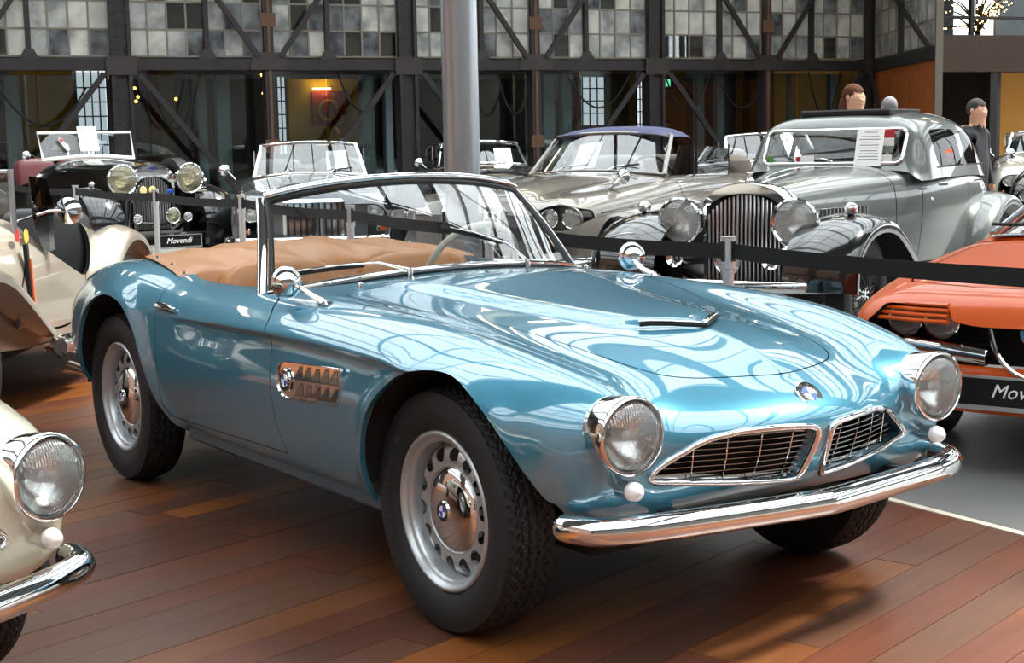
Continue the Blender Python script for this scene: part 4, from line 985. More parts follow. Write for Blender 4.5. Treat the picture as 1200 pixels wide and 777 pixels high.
def screen(root, bl, tl, bc, tc, frame=CHROME, r=.016, name='windscreen', n=6, seal=True):
    """raked screen from base corner, top corner (left side, mirrored), base centre, top centre"""
    def curve(c, e): return catmull([(c[0] + (e[0] - c[0]) * t * t, s * e[1] * t, c[2] + (e[2] - c[2]) * t * t) for s, t in ((-1, 1), (-1, .7), (-1, .35), (1, 0), (1, .35), (1, .7), (1, 1))], 4)
    B, T = curve(bc, bl), curve(tc, tl); G = np.array([B * (1 - t) + T * t for t in np.linspace(0, 1, n)])
    g = MB().sheet(G.transpose(1, 0, 2)).build(name, GLASS, root, sharp=0)
    MB().tube(T, r, 8).build('screen_top_rail', frame, g); MB().tube(B, r * .8, 8).build('screen_base_trim', frame if frame != CHROME else CHROME, g)
    for k in (0, -1): MB().tube(G[:, k], 1, 8, flat=(r * 1.2, r)).build('screen_pillar', frame, g)
    return g, G
def wiper(root, p0, p1, p2):
    a = MB().tube([p0, (np.array(p0) + np.array(p1)) / 2 + np.array([.01, 0, .012]), p1], [.006, .005, .004], 6).build('wiper_arm', CHROME, root)
    MB().tube([p2[0], p2[1]], 1, 6, flat=(.005, .008)).build('wiper_blade', BLACK, a)
def sheet_of_paper(M, w, h, label, parent_mat=None, lines=9, head=True):
    """printed information sheet as its own thing; M places its centre, x right, y up"""
    o = MB().rbox(-w / 2, w / 2, -h / 2, h / 2, -.0015, .0015, .001).build('info_sheet', PAPER, None, smooth=False); o.matrix_world = M
    ink = MB(); rr = random.Random(len(label))
    if head:
        V, F = text_mesh('Movendi', h * .10, .0002, .3); ink.add([(x, y + h * .40, z + .002) for x, y, z in V], F)
    for k in range(lines):
        y = h * .28 - k * h * .075; l = w * rr.uniform(.45, .8); ink.box(-l / 2, l / 2, y - h * .010, y + h * .010, .0016, .002)
    ink.build('print', INK, o, smooth=False, kind='stuff'); tag(o, label, 'paper'); return o
def plate(root, c, w=.52, h=.12, yaw=0, text='Movendi', back='101113'):
    M = Matrix.Translation(c) @ Matrix.Rotation(yaw, 4, 'Z') @ frame_matrix((0, 0, 0), (0, 1, 0), (0, 0, 1))
    p = MB().rbox(-w / 2, w / 2, -h / 2, h / 2, -.006, .004, .004).moved(M).build('number_plate', mat('plate_black', back, .35), root)
    V, F = text_mesh(text, h * .62, .0006, .35); MB().add([(x, y + h * .06, z + .006) for x, y, z in V], F).moved(M).build('plate_lettering', WHITE, p)
    fr = MB()
    for a, b, c_, d in ((-w / 2, w / 2, -h / 2 - .006, -h / 2 + .012), (-w / 2, w / 2, h / 2 - .005, h / 2 + .004), (-w / 2 - .005, -w / 2 + .004, -h / 2, h / 2), (w / 2 - .004, w / 2 + .005, -h / 2, h / 2)): fr.box(a, b, c_, d, -.007, .007)
    fr.moved(M).build('plate_frame', SILVER, p, smooth=False); return p
def cushion(root, name, c, r, m, e=.45, tilt=0):
    V, F = superball((0, 0, 0), r, e, 20); return MB().add(V, F).moved(Matrix.Translation(c) @ Matrix.Rotation(tilt, 4, 'Y')).build(name, m, root)
def small_mirror(root, base, head, r=.055, arm=.006):
    o = MB().tube([base, (np.array(base) * .4 + np.array(head) * .6) + np.array([.0, 0, .02]), head], arm, 8).build('mirror_stalk', CHROME, root)
    MB().lathe([(.0005, r * .7), (r * .6, r * .55), (r, r * .1), (r, 0), (.0005, -.002)], 24, 'x', tuple(head)).build('mirror_shell', CHROME, o); return o
# ---------------------------------------------------------------- big sixties cruiser (drophead, convertible, coupe)
CRUISER = [(.64, [(0,.80),(.3,.80),(.5,.80),(.66,.80),(.75,.76),(.80,.68),(.81,.58),(.78,.45),(.66,.40)]),
 (.58, [(0,.90),(.3,.89),(.49,.865),(.66,.87),(.775,.83),(.85,.73),(.865,.6),(.83,.43),(.72,.37)]),
 (.48, [(0,.965),(.3,.955),(.48,.91),(.66,.92),(.79,.88),(.87,.77),(.89,.61),(.86,.42),(.75,.36)]),
 (.2, [(0,1.02),(.28,1.01),(.47,.95),(.66,.955),(.80,.91),(.885,.80),(.905,.62),(.88,.40),(.76,.34)]),
 (-.5, [(0,1.07),(.3,1.06),(.5,1.0),(.68,.985),(.81,.94),(.89,.83),(.91,.65),(.89,.40),(.78,.32)]),
 (-1.2, [(0,1.09),(.3,1.085),(.52,1.06),(.70,1.03),(.81,.975),(.885,.86),(.91,.66),(.89,.40),(.78,.31)]),
 (-2.0, [(0,1.04),(.3,1.04),(.52,1.04),(.70,1.03),(.80,.98),(.88,.86),(.905,.66),(.885,.40),(.78,.31)]),
 (-2.8, [(0,1.04),(.3,1.04),(.52,1.04),(.70,1.02),(.80,.97),(.87,.86),(.895,.66),(.875,.40),(.77,.31)]),
 (-3.5, [(0,1.00),(.3,1.0),(.5,.99),(.66,.965),(.76,.92),(.82,.82),(.84,.64),(.81,.42),(.7,.34)]),
 (-4.2, [(0,.88),(.28,.88),(.46,.87),(.6,.85),(.69,.81),(.74,.72),(.75,.58),(.72,.43),(.62,.37)]),
 (-4.5, [(0,.70),(.25,.70),(.4,.69),(.52,.68),(.59,.65),(.63,.6),(.63,.53),(.6,.46),(.5,.42)])]
def make_cruiser(root, paint, kind, seat=None, k=(1, 1, 1), screenframe=CHROME, roof=None, lamps='twin', top_z=1.40, wheel_m=None):
    K = np.array(k); rows = np.array(rows_of(CRUISER)) * K
    sh = loft(rows, 6, 5, .5); wb = -3.1 * k[0]
    for cx in (0, wb): _, sh = sh.split(circ(cx, .36, .41, .5))
    lampf = lambda V: np.where(V[:, 0] > .3, np.hypot((V[:, 1] - .71 * k[1]) / 1.75, V[:, 2] - .775 * k[2]) - .10, 1)
    if lamps == 'twin': _, sh = sh.split(lampf)
    pit = np.array([(-1.50, 0), (-1.50, .45), (-1.62, .62), (-1.9, .66), (-2.5, .66), (-2.72, .58), (-2.78, 0), (-2.6, -.3), (-1.6, -.3)]) * K[:2]
    if kind == 'open': _, sh = sh.split(fsd('xy', pit, lambda V: V[:, 2] > .85 * k[2]))
    base = sh.compact(); inner(base, root)
    door = np.array([(-1.28, .99), (-1.22, .9), (-1.20, .42), (-2.35, .42), (-2.45, .7), (-2.45, 1.2), (-1.3, 1.2)]) * K[[0, 2]]
    hood = np.concatenate([catmull([(-1.15, 0), (-1.12, .35), (-1.0, .50), (-.5, .49), (.2, .46), (.45, .42), (.53, .2), (.54, 0)], 4), [(.3, -.3), (-.8, -.3)]]) * K[:2]
    d, sh = seam(sh, fsd('xz', door, lambda V: V[:, 1] > .55)); h, sh = seam(sh, fsd('xy', hood, lambda V: V[:, 2] > .7))
    shell_obj('body_shell', sh.both(), paint, root); shell_obj('hood', h.both(), paint, root)
    for s, q in ((1, d), (-1, d.mirrored())):
        do = shell_obj('door', q, paint, root); yv = s * .885 * k[1]
        MB().rbox(-2.34 * k[0], -2.16 * k[0], yv - .012, yv + .022, .83 * k[2], .855 * k[2], .008).build('door_handle', CHROME, do)
        for x in (0, wb): gwheel(root, x, s * .70 * k[1], .36, .085, rimmat=wheel_m)
        if lamps == 'twin':
            xf = .53 * k[0]
            surr = MB().tube([(xf + .018 - .10 * abs(.175 * math.cos(a)), s * (.71 * k[1] + .178 * math.cos(a)), .775 * k[2] + .102 * math.sin(a)) for a in np.linspace(0, 2 * math.pi, 33)[:-1]], .010, 8, True, up=(1, 0, 0)).build('lamp_surround', paint, root, sharp=0)
            MB().add([(xf - .035, s * (.71 * k[1] + .18 * math.cos(a)), .775 * k[2] + .105 * math.sin(a)) for a in np.linspace(0, 2 * math.pi, 33)[:-1]], [tuple(range(32)) if s > 0 else tuple(range(32))[::-1]]).build('lamp_panel', paint, surr)
            for dy, dx in ((-.085, .02), (.085, -.01)): lamp(surr, (xf + dx, s * (.71 * k[1] + dy), .775 * k[2]), .076, depth=.9)
        else: lamp(root, (.58 * k[0], s * .66 * k[1], .74 * k[2]), .10, depth=1.2)
        ind = MB().rbox(.52 * k[0], .57 * k[0], s * .80 * k[1] - .075, s * .80 * k[1] + .075, .50, .56, .008).moved(Matrix.Translation((.545, s * .8 * k[1], .53)) @ Matrix.Rotation(s * .55, 4, 'Z') @ Matrix.Translation((-.545, -s * .8 * k[1], -.53))).build('indicator', CHROME, root)
        MB().rbox(.55 * k[0], .578 * k[0], s * .80 * k[1] - .055, s * .80 * k[1] + .065, .508, .552, .006).moved(Matrix.Translation((.545, s * .8 * k[1], .53)) @ Matrix.Rotation(s * .55, 4, 'Z') @ Matrix.Translation((-.545, -s * .8 * k[1], -.53))).build('indicator_lens', mat('amber_lens', 'd0521a', .2, coat=1), ind)
        MB().tube([(.25, s * .895 * k[1], .80 * k[2]), (-.25, s * .915 * k[1], .825 * k[2])], 1, 6, flat=(.004, .008)).build('side_trim', CHROME, root)
    bp = catmull([(-.05, -.96, .42), (.45, -.93, .42), (.70, -.72, .42), (.78, -.3, .42), (.78, .3, .42), (.70, .72, .42), (.45, .93, .42), (-.05, .96, .42)], 5) * K
    MB().tube(bp, 1, 12, flat=(.03, .065)).build('front_bumper', CHROME, root)
    MB().sheet(np.array([[((.632 - .03 * (y / .58) ** 4 - .03 * (1 - t) ** 2) * k[0], y * k[1], (.40 + .42 * t) * k[2]) for t in (0, .25, .5, .75, 1)] for y in np.linspace(-.58, .58, 13)])).build('front_panel', paint, root)
    gr = MB().rbox(.60 * k[0], .68 * k[0], -.3, .3, .46, .86 * k[2], .03).build('radiator_shell', CHROME, root)
    for q in range(9): MB().box(.685 * k[0], .69 * k[0], -.26 + q * .06, -.24 + q * .06, .48, .82 * k[2]).build('grille_slat', mat('slat_dark', '2a2c2e', .3, .8), gr, smooth=False)
    g, G = screen(root, (-1.27 * k[0], .67 * k[1], 1.05 * k[2]), (-1.62 * k[0], .57 * k[1], (top_z - .03)), (-1.14 * k[0], 0, 1.09 * k[2]), (-1.50 * k[0], 0, top_z), screenframe, .018)
    for y0, y1 in ((-.3, -.05), (.2, .45)): wiper(g, (-1.12 * k[0], y0, 1.09 * k[2]), (-1.22 * k[0], (y0 + y1) / 2, 1.135 * k[2]), ((-1.20 * k[0], y0 + .02, 1.12 * k[2]), (-1.24 * k[0], y1, 1.14 * k[2])))
    st = seat or BLACK
    MB().rbox(-2.75 * k[0], -1.4, -.62 * k[1], .62 * k[1], .42, .5, .03).build('cabin_floor', st, root)
    tub = MB()
    for s in (-1, 1): MB().rbox(-2.72 * k[0], -1.42 * k[0], s * .70 * k[1] - .02, s * .70 * k[1] + .02, .42, 1.01 * k[2], .015).build('door_card', st, root)
    MB().rbox(-1.52 * k[0], -1.30 * k[0], -.64 * k[1], .64 * k[1], .78, 1.05 * k[2], .05).build('dashboard', mat('walnut', '5a3a24', .35, coat=.6), root)
    for s in (-1, 1):
        cushion(root, 'seat_back', (-2.25 * k[0], s * .34, .88), (.10, .28, .33), st, .4, -.22); cushion(root, 'seat_cushion', (-1.95 * k[0], s * .34, .60), (.30, .28, .10), st)
    M = Matrix.Translation((-1.68 * k[0], .36, 1.02)) @ Matrix.Rotation(math.radians(-65), 4, 'Y')
    MB().tube([(.2 * math.cos(a), .2 * math.sin(a), 0) for a in np.linspace(0, 2 * math.pi, 33)[:-1]], .012, 8, True).moved(M).build('steering_wheel', BLACK, root)
    if roof and len(roof) > 1:
        tz = top_z
        R = rows_of([(-1.50, [(0, tz), (.3, tz - .005), (.5, tz - .02), (.57, tz - .035)]), (-1.6, [(0, tz + .045), (.3, tz + .04), (.48, tz + .01), (.57, tz - .04)]), (-1.8, [(0, tz + .06), (.3, tz + .055), (.48, tz + .02), (.57, tz - .04)]), (-2.0, [(0, tz + .05), (.3, tz + .045), (.48, tz + .01), (.57, tz - .05)]), (-2.1, [(0, tz - .02), (.3, tz - .02), (.48, tz - .04), (.56, tz - .08)])])
        r = loft(np.array(R) * K, 5, 5, .3).both(); to_obj('cloth_top', r.V, r.F, roof[0], root, sharp=60)
        V, F = superball((-3.0 * k[0], 0, 1.07 * k[2]), (.32, .66 * k[1], .13), .5, 28); MB().add(V, F).build('folded_top', mat('taupe_cloth', '4a423d', .9, noise=.2), root)
        for s in (-1, 1):
            for q, (a, b) in enumerate(((-1.42, -1.86), (-1.90, -2.60))):
                w_ = MB().prism([(a, 1.03), (a - .16 if q == 0 else a, tz - .12), (b, tz - .12 if q == 0 else tz - .16), (b, 1.02)], s * .665 - .003, s * .665 + .003, 'xz').build('side_window', GLASS, root, smooth=False)
                MB().tube([(b, s * .667, 1.02), (b, s * .665, tz - .12)], .008, 6).build('window_post', BLACK, w_)
    elif roof:
        tz = top_z
        R = rows_of([(-1.50, [(0, tz), (.3, tz - .005), (.5, tz - .02), (.57, tz - .035)]), (-1.7, [(0, tz + .05), (.3, tz + .045), (.5, tz + .01), (.6, tz - .06)]), (-2.2, [(0, tz + .07), (.3, tz + .06), (.5, tz + .02), (.63, tz - .06)]), (-2.7, [(0, tz + .04), (.3, tz + .03), (.5, tz - .03), (.64, tz - .12)]), (-3.05, [(0, tz - .12), (.3, tz - .13), (.5, tz - .18), (.62, tz - .24)]), (-3.3, [(0, 1.07), (.3, 1.06), (.5, 1.05), (.62, 1.03)])])
        r = loft(np.array(R) * K, 5, 5, .3).both(); ro = to_obj('roof', r.V, r.F, roof[0], root, sharp=60)
        pl = np.array([(-2.55, tz - .08), (-3.05, tz - .24), (-3.30, 1.03), (-2.70, 1.02)])
        for s in (-1, 1):
            MB().prism([(a * k[0], b) for a, b in pl], s * .63 * k[1] - .012, s * .63 * k[1] + .012, 'xz').build('rear_pillar', roof[0], ro)
            MB().prism([(a * k[0], b) for a, b in ((-1.40, 1.03), (-1.66, tz - .05), (-2.55, tz - .08), (-2.70, 1.02))], s * .645 * k[1] - .003, s * .645 * k[1] + .003, 'xz').build('side_window', glass('dark_glass', (.30, .33, .34), .02, gain=.5), ro, smooth=False)
            MB().tube([(-2.05 * k[0], s * .655 * k[1], 1.03), (-2.05 * k[0], s * .645 * k[1], tz - .06)], .010, 6).build('window_post', CHROME, ro)
            MB().tube([(-1.62 * k[0], s * .60 * k[1], tz - .03), (-2.2 * k[0], s * .65 * k[1], tz - .045), (-2.7 * k[0], s * .66 * k[1], tz - .09), (-3.0 * k[0], s * .65 * k[1], tz - .22)], .010, 6).build('drip_rail', CHROME, ro)
    else:
        V, F = superball((-3.0 * k[0], 0, 1.05 * k[2]), (.28, .64 * k[1], .11), .5, 28); MB().add(V, F).build('folded_top', mat('dark_cloth', '2b2728', .9, noise=.2), root)
        for s in (-1, 1):
            MB().prism([(-1.32 * k[0], 1.05 * k[2]), (-1.58 * k[0], top_z - .08), (-1.72 * k[0], top_z - .10), (-1.80 * k[0], 1.05 * k[2])], s * .66 * k[1] - .003, s * .66 * k[1] + .003, 'xz').build('quarter_window', GLASS, root, smooth=False)
            MB().tube([(-1.80 * k[0], s * .66 * k[1], 1.04 * k[2]), (-1.72 * k[0], s * .655 * k[1], top_z - .09)], .009, 6).build('quarter_post', CHROME, root)
    return G
# ---------------------------------------------------------------- the cars standing around (positions in metres on the hall floor)
PGREY = mat('warm_grey_paint', '6a6560', .22, .35, coat=1); PSAL = mat('slate_grey_paint', '505554', .28, .1, coat=1)
PDARK = mat('anthracite_paint', '4d5054', .25, .4, coat=1); PNAVY = mat('midnight_paint', '15181f', .2, .2, coat=1); PBLK = mat('black_paint', '0c0d0f', .15, 0, coat=1)
PORG = mat('orange_paint', 'c64f08', .5, 0, coat=.4, spec=.3); PBEI = mat('champagne_paint', 'a3998c', .28, .25, coat=1); PSIL = mat('silver_metallic', 'b4b2ac', .3, .5, coat=1)
NAVYCLOTH = mat('navy_cloth', '1c2345', .85, noise=.15, nscale=12)
# drophead with paired lamps
D = empty('drophead_car', 'warm grey drophead with paired headlamps and a navy cloth top beside the slate saloon', 'car', (-6.45, 4.05, 0), -1.172)
make_cruiser(D, PGREY, 'open', mat('grey_hide', '4c4a4a', .5), (1, 1, 1), PGREY, (NAVYCLOTH, 1), 'twin', 1.41)
small_mirror(D, (-.17, .74, .955), (-.30, .80, 1.06), .06)
# anthracite convertible
Gc = empty('convertible_car', 'anthracite open convertible with a chrome screen frame beneath the yellow room', 'car', (-10.20, 4.14, 0), -.46)
make_cruiser(Gc, PDARK, 'open', BLACK, (.86, .90, .97), CHROME, None, 'single', 1.385)
small_mirror(Gc, (-1.25, -.80, 1.0), (-1.33, -.92, 1.10), .06)
# midnight coupe behind the pillar
Cc = empty('coupe_car', 'midnight blue coupe with chrome window posts standing behind the steel pillar', 'car', (-13.3, 8.5, 0), -.43)
make_cruiser(Cc, PNAVY, 'closed', mat('teal_hide', '3d6a6a', .6), (.95, .95, .97), CHROME, (PNAVY,), 'single', 1.36)
small_mirror(Cc, (-1.25, -.80, 1.0), (-1.30, -.90, 1.08), .06)
# ---- slate saloon with upright radiator
S = empty('saloon_car', 'slate grey pre-war saloon with upright slatted radiator, big round lamps and black wings', 'car', (-3.664, 3.923, 0), -1.191)
rows = rows_of([(.02, [(0,1.02),(.12,1.015),(.20,.985),(.245,.92),(.25,.75),(.245,.5),(.24,.42)]),
 (-.6, [(0,1.08),(.17,1.075),(.30,1.03),(.36,.95),(.37,.75),(.365,.5),(.36,.42)]),
 (-1.22, [(0,1.135),(.26,1.13),(.46,1.08),(.55,1.0),(.57,.78),(.565,.5),(.55,.4)]),
 (-1.45, [(0,1.14),(.28,1.135),(.50,1.10),(.62,1.03),(.65,.8),(.63,.5),(.60,.38)]),
 (-1.9, [(0,1.12),(.3,1.12),(.55,1.11),(.69,1.06),(.73,.82),(.70,.5),(.66,.36)]),
 (-2.5, [(0,1.12),(.3,1.12),(.55,1.11),(.70,1.05),(.74,.82),(.71,.5),(.67,.36)]),
 (-3.0, [(0,1.10),(.3,1.10),(.50,1.08),(.63,1.0),(.68,.8),(.66,.52),(.6,.38)]),
 (-3.45, [(0,1.0),(.25,1.0),(.4,.97),(.5,.9),(.54,.75),(.53,.55),(.48,.42)]),
 (-3.75, [(0,.75),(.2,.75),(.32,.73),(.38,.69),(.4,.62),(.39,.54),(.35,.48)])])
sh = loft(rows, 6, 5, .5); inner(sh, S)
bon, sh = seam(sh, lambda V: -(V[:, 0] + 1.20)); 
dpoly = [(-1.52, 1.2), (-1.50, 1.0), (-1.47, .7), (-1.45, .45), (-2.28, .45), (-2.30, 1.2)]; dr2 = [(-2.30, 1.2), (-2.28, .45), (-2.5, .45), (-2.62, .62), (-2.75, .8), (-2.85, 1.2)]
d1, sh = seam(sh, fsd('xz', dpoly, lambda V: V[:, 1] > .5)); d2, sh = seam(sh, fsd('xz', dr2, lambda V: V[:, 1] > .5))
shell_obj('body_shell', sh.both(), PSAL, S); bo = shell_obj('bonnet', bon.both(), PSAL, S)
for q in (d1, d2):
    for s, w_ in ((1, q), (-1, q.mirrored())):
        o = shell_obj('door', w_, PSAL, S); x = q.V[:, 0].max() - .08 if q is d1 else q.V[:, 0].max() - .08
        MB().tube([(x - .02, s * .745, 1.0), (x - .12, s * .77, 1.0), (x - .13, s * .75, 1.0)], 1, 6, flat=(.008, .012)).build('door_handle', CHROME, o)
        o2 = MB().ball((x + .06, s * .72, .9), .014, 8).build('hinge', CHROME, o)
gh = rows_of([(-1.36, [(0,1.11),(.3,1.11),(.5,1.10),(.585,1.09),(.63,1.06),(.68,1.03)]), (-1.43, [(0,1.22),(.3,1.22),(.49,1.21),(.575,1.18),(.63,1.12),(.69,1.03)]),
 (-1.53, [(0,1.43),(.3,1.425),(.48,1.405),(.585,1.34),(.645,1.2),(.70,1.03)]), (-1.66, [(0,1.50),(.3,1.495),(.48,1.465),(.60,1.39),(.66,1.23),(.71,1.04)]),
 (-2.2, [(0,1.53),(.3,1.525),(.48,1.49),(.615,1.40),(.67,1.24),(.715,1.04)]), (-2.7, [(0,1.50),(.3,1.495),(.46,1.455),(.59,1.37),(.645,1.22),(.69,1.03)]),
 (-3.05, [(0,1.40),(.27,1.39),(.42,1.35),(.51,1.27),(.57,1.16),(.63,1.01)]), (-3.3, [(0,1.22),(.24,1.21),(.38,1.18),(.46,1.12),(.5,1.05),(.55,.95)]), (-3.48, [(0,.99),(.22,.99),(.35,.97),(.42,.94),(.45,.9),(.48,.86)])])
gs = loft(gh, 6, 6, .45)
wsp = rrect(-.3, .525, 1.15, 1.39, .05)
glassS, gs = gs.split(fsd('yz', wsp, lambda V: V[:, 0] > -1.62))
sw1, gs = gs.split(fsd('xz', rrect(-2.24, -1.70, 1.12, 1.385, .035), lambda V: V[:, 1] > .45)); sw2, gs = gs.split(fsd('xz', rrect(-2.78, -2.34, 1.12, 1.375, .06), lambda V: V[:, 1] > .45))
gho = shell_obj('cabin', gs.both(), PSAL, S)
g = shell_obj('windscreen', glassS.both(), glass('saloon_glass', (.60, .63, .64), .03, gain=.7), gho)
pts = [p for p in rrect(-.525, .525, 1.15, 1.39, .05, 6)]
def gx(y, z, V=glassS.compact().V):
    k = np.argmin((V[:, 1] - min(abs(y), .52)) ** 2 + (V[:, 2] - z) ** 2); return V[k, 0]
MB().tube([(gx(y, z) + .006, y, z) for y, z in pts], .014, 8, True, up=(1, 0, 0)).build('screen_frame', CHROME, g, sharp=0)
for q, (a, b) in ((sw1, (-2.24, -1.70)), (sw2, (-2.78, -2.34))):
    for s in (1, -1):
        c = q.compact(); c = c if s > 0 else c.mirrored(); w_ = shell_obj('side_window', c, glass('saloon_side_glass', (.35, .37, .37), .02, gain=.35), gho)
        yy = np.abs(c.V[:, 1]).max(); MB().tube([(a, s * (yy + .002), 1.118), (b, s * (yy + .002), 1.118)], .007, 6).build('window_sill', CHROME, w_)
MB().rbox(-2.35, -1.66, -.34, .34, 1.49, 1.538, .01).build('sunroof_shade_box', DARK, gho, smooth=False)
for k_ in range(18):
    for s in (-1, 1): MB().rbox(-.28 - k_ * .045, -.262 - k_ * .045, s * (.325 + k_ * .0085) - .012, s * (.325 + k_ * .0085) + .02, .72, .88, .004).build('bonnet_louvre', PSAL, bo)
MB().tube([(0, 0, 1.035), (-.6, 0, 1.095), (-1.2, 0, 1.15)], .006, 6).build('bonnet_hinge', CHROME, bo)
rs = MB(); prof = [(-.30, .36), (-.305, .88), (-.285, .965), (-.18, 1.035), (0, 1.065), (.18, 1.035), (.285, .965), (.305, .88), (.30, .36)]
prof_in = [(-.272, .39), (-.275, .86), (-.25, .92), (-.15, .975), (0, .995), (.15, .975), (.25, .92), (.275, .86), (.272, .39)]
P1, P2 = catmull([(a, b, 0) for a, b in prof], 4), catmull([(a, b, 0) for a, b in prof_in], 4)
rs.sheet(np.array([[(-.10, a, b) for a, b, _ in P1], [(.04, a, b) for a, b, _ in P1], [(.06, a * .97, b * .995) for a, b, _ in P1], [(.06, a, b) for a, b, _ in P2], [(.02, a, b) for a, b, _ in P2]]))
rad = rs.build('radiator_shell', CHROME, S, sharp=50)
MB().box(.0, .02, -.272, .272, .38, .95).build('radiator_core', DARK, rad, smooth=False)
for i in range(19):
    y = -.261 + i * .029; zt = .995 - .14 * (abs(y) / .27) ** 2.6
    MB().rbox(.022, .05, y - .008, y + .008, .38, zt - .01, .004).build('radiator_slat', mat('slat_chrome', 'c2c5c9', .28, 1), rad)
MB().lathe([(.03, 1.055), (.03, 1.075), (.018, 1.09), (.0005, 1.10)], 16, 'z', (-.02, 0, 0)).build('filler_cap', CHROME, rad)
MB().rbox(-.06, .03, -.006, .006, 1.09, 1.13, .004).build('mascot', CHROME, rad)
for s in (-1, 1):
    lamp(S, (.19, s * .40, .82), .153, s * .02, 1.25)
    fp = [(.50, .42), (.46, .62), (.28, .77), (.02, .825), (-.25, .79), (-.50, .66), (-.78, .47), (-1.05, .37), (-1.3, .345)]
    fw = fender(fp, s * .44, s * .90, .05, .07); fo = fw.build('front_wing', PBLK, S, sharp=0)
    fender([(.47, .42), (.43, .60), (.26, .745), (.02, .80), (-.25, .765), (-.50, .63), (-.8, .43)], s * .46, s * .89, .03, .02).build('wing_underside', DARK, fo, sharp=0)
    sl_ = MB().tube([(.13, s * .62, .90), (.05, s * .62, .91), (-.03, s * .62, .895)], [.012, .040, .012], 12); sl_ = MB().ball((.08, s * .72, .905), (.055, .042, .042), 16); sl_.build('wing_lamp', CHROME, fo)
    MB().tube([(.08, s * .72, .87), (.08, s * .72, .84)], .012, 8).build('wing_lamp_stalk', CHROME, fo)
    MB().rbox(-2.3, -1.2, s * .72 - .17, s * .72 + .17, .30, .345, .01).build('running_board', PBLK, S)
    fender([(-2.25, .36), (-2.38, .60), (-2.6, .78), (-2.9, .86), (-3.2, .80), (-3.45, .62), (-3.55, .42)], s * .5, s * .88, .04, .06).build('rear_wing', PSAL, S, sharp=0)
    for x in (0, -3.0): gwheel(S, x, s * .73, .37, .075, rimmat=PBLK, spokes=24, spoke_m=BLACK)
    MB().lathe([(.001, -.12), (.05, -.10), (.02, .02), (.035, .06), (.06, .08)], 20, 'x', (.33, s * .33, .60)).build('horn', CHROME, S)
MB().tube([(.20, -.55, .66), (.22, 0, .62), (.20, .55, .66)], .014, 8).build('lamp_bar', CHROME, S)
lamp(S, (.36, .02, .58), .085, 0, 1.0, 'driving_lamp')
MB().tube(catmull([(.42, -.8, .45), (.58, -.5, .45), (.60, 0, .45), (.58, .5, .45), (.42, .8, .45)], 5), 1, 10, flat=(.012, .035)).build('front_bumper', CHROME, S)
MB().rbox(-3.4, .3, -.36, .36, .25, .42, .03).build('chassis', DARK, S)
MB().rbox(-1.60, -1.56, -.09, .09, 1.335, 1.375, .008).build('interior_mirror', CHROME, gho)
for s in (-1, 1): cushion(S, 'seat_back', (-2.2, s * .33, .95), (.09, .26, .30), mat('brown_hide', '4a3022', .5), .4, -.15)
cushion(S, 'rear_seat', (-2.95, 0, .95), (.10, .5, .28), MATS['brown_hide'], .4, -.2)
wiper(g, (-1.38, .02, 1.165), (-1.40, -.12, 1.185), ((-1.395, .06, 1.165), (-1.41, -.26, 1.185)))
def sticker(par, c, r, m, name='sticker', yaw=0, flat='x', w=None):
    if w: o = MB().rbox(-.001, .001, -r, r, -w, w, .0008)
    else: o = MB().lathe([(.0005, .001), (r, .001), (r, -.001)], 20, 'x')
    o.moved(Matrix.Translation(c) @ Matrix.Rotation(yaw, 4, 'Z')).build(name, m, par); return o
RED = mat('sticker_red', 'a5232c', .5)
for y, z, r, w_, m in ((.40, 1.355, .045, .028, RED), (.41, 1.30, .042, .028, WHITE), (.41, 1.245, .04, .026, mat('sticker_green', '6b7a70', .5)), (.41, 1.185, .045, .026, WHITE), (-.47, 1.185, .03, .022, mat('sticker_leaf', '4f7a3a', .5)), (-.20, 1.185, .075, .024, WHITE)): sticker(g, (gx(y, z) + .012, y, z), r, m, w=w_)
sticker(g, (gx(-.24, 1.185) + .015, -.245, 1.185), .018, RED)
MB().lathe([(.0005, .002), (.05, .002), (.05, -.002)], 24, 'y', (-2.0, .672, 1.19), sc=(1, 2.0)).build('sticker', mat('sticker_orange', 'd4522a', .5), gho)
# ---- orange coupe
A = empty('coupe_car', 'orange wedge-nosed coupe with slatted headlamp lids and a shield grille', 'car', (-.40, 2.806, 0), -1.235)
rows = rows_of([(.84, [(0,.60),(.22,.60),(.4,.595),(.54,.585),(.62,.57),(.66,.53),(.66,.44),(.64,.34),(.55,.28)]), (.80, [(0,.675),(.23,.672),(.42,.665),(.57,.655),(.66,.63),(.705,.58),(.71,.48),(.69,.33),(.58,.26)]),
 (.70, [(0,.715),(.25,.712),(.45,.708),(.60,.70),(.71,.67),(.76,.61),(.765,.5),(.74,.31),(.62,.25)]), (.3, [(0,.785),(.25,.782),(.45,.775),(.63,.77),(.755,.725),(.81,.64),(.815,.52),(.79,.29),(.66,.23)]),
 (-.3, [(0,.84),(.25,.838),(.45,.83),(.64,.82),(.77,.775),(.82,.68),(.825,.52),(.80,.27),(.68,.21)]), (-.8, [(0,.875),(.25,.873),(.45,.865),(.65,.845),(.775,.795),(.825,.7),(.83,.53),(.80,.27),(.69,.2)]),
 (-1.6, [(0,.86),(.25,.86),(.45,.86),(.65,.85),(.775,.80),(.825,.7),(.83,.53),(.80,.27),(.69,.2)]), (-2.4, [(0,.87),(.25,.87),(.45,.87),(.65,.86),(.775,.81),(.825,.71),(.83,.54),(.80,.28),(.69,.22)]),
 (-3.0, [(0,.84),(.25,.84),(.45,.835),(.62,.825),(.73,.78),(.78,.7),(.78,.56),(.75,.34),(.65,.28)]), (-3.35, [(0,.72),(.22,.72),(.4,.71),(.54,.70),(.62,.67),(.66,.6),(.66,.52),(.63,.4),(.55,.34)])])
sh = loft(rows, 6, 5, .5)
for cx in (0, -2.35): _, sh = sh.split(circ(cx, .31, .36, .5))
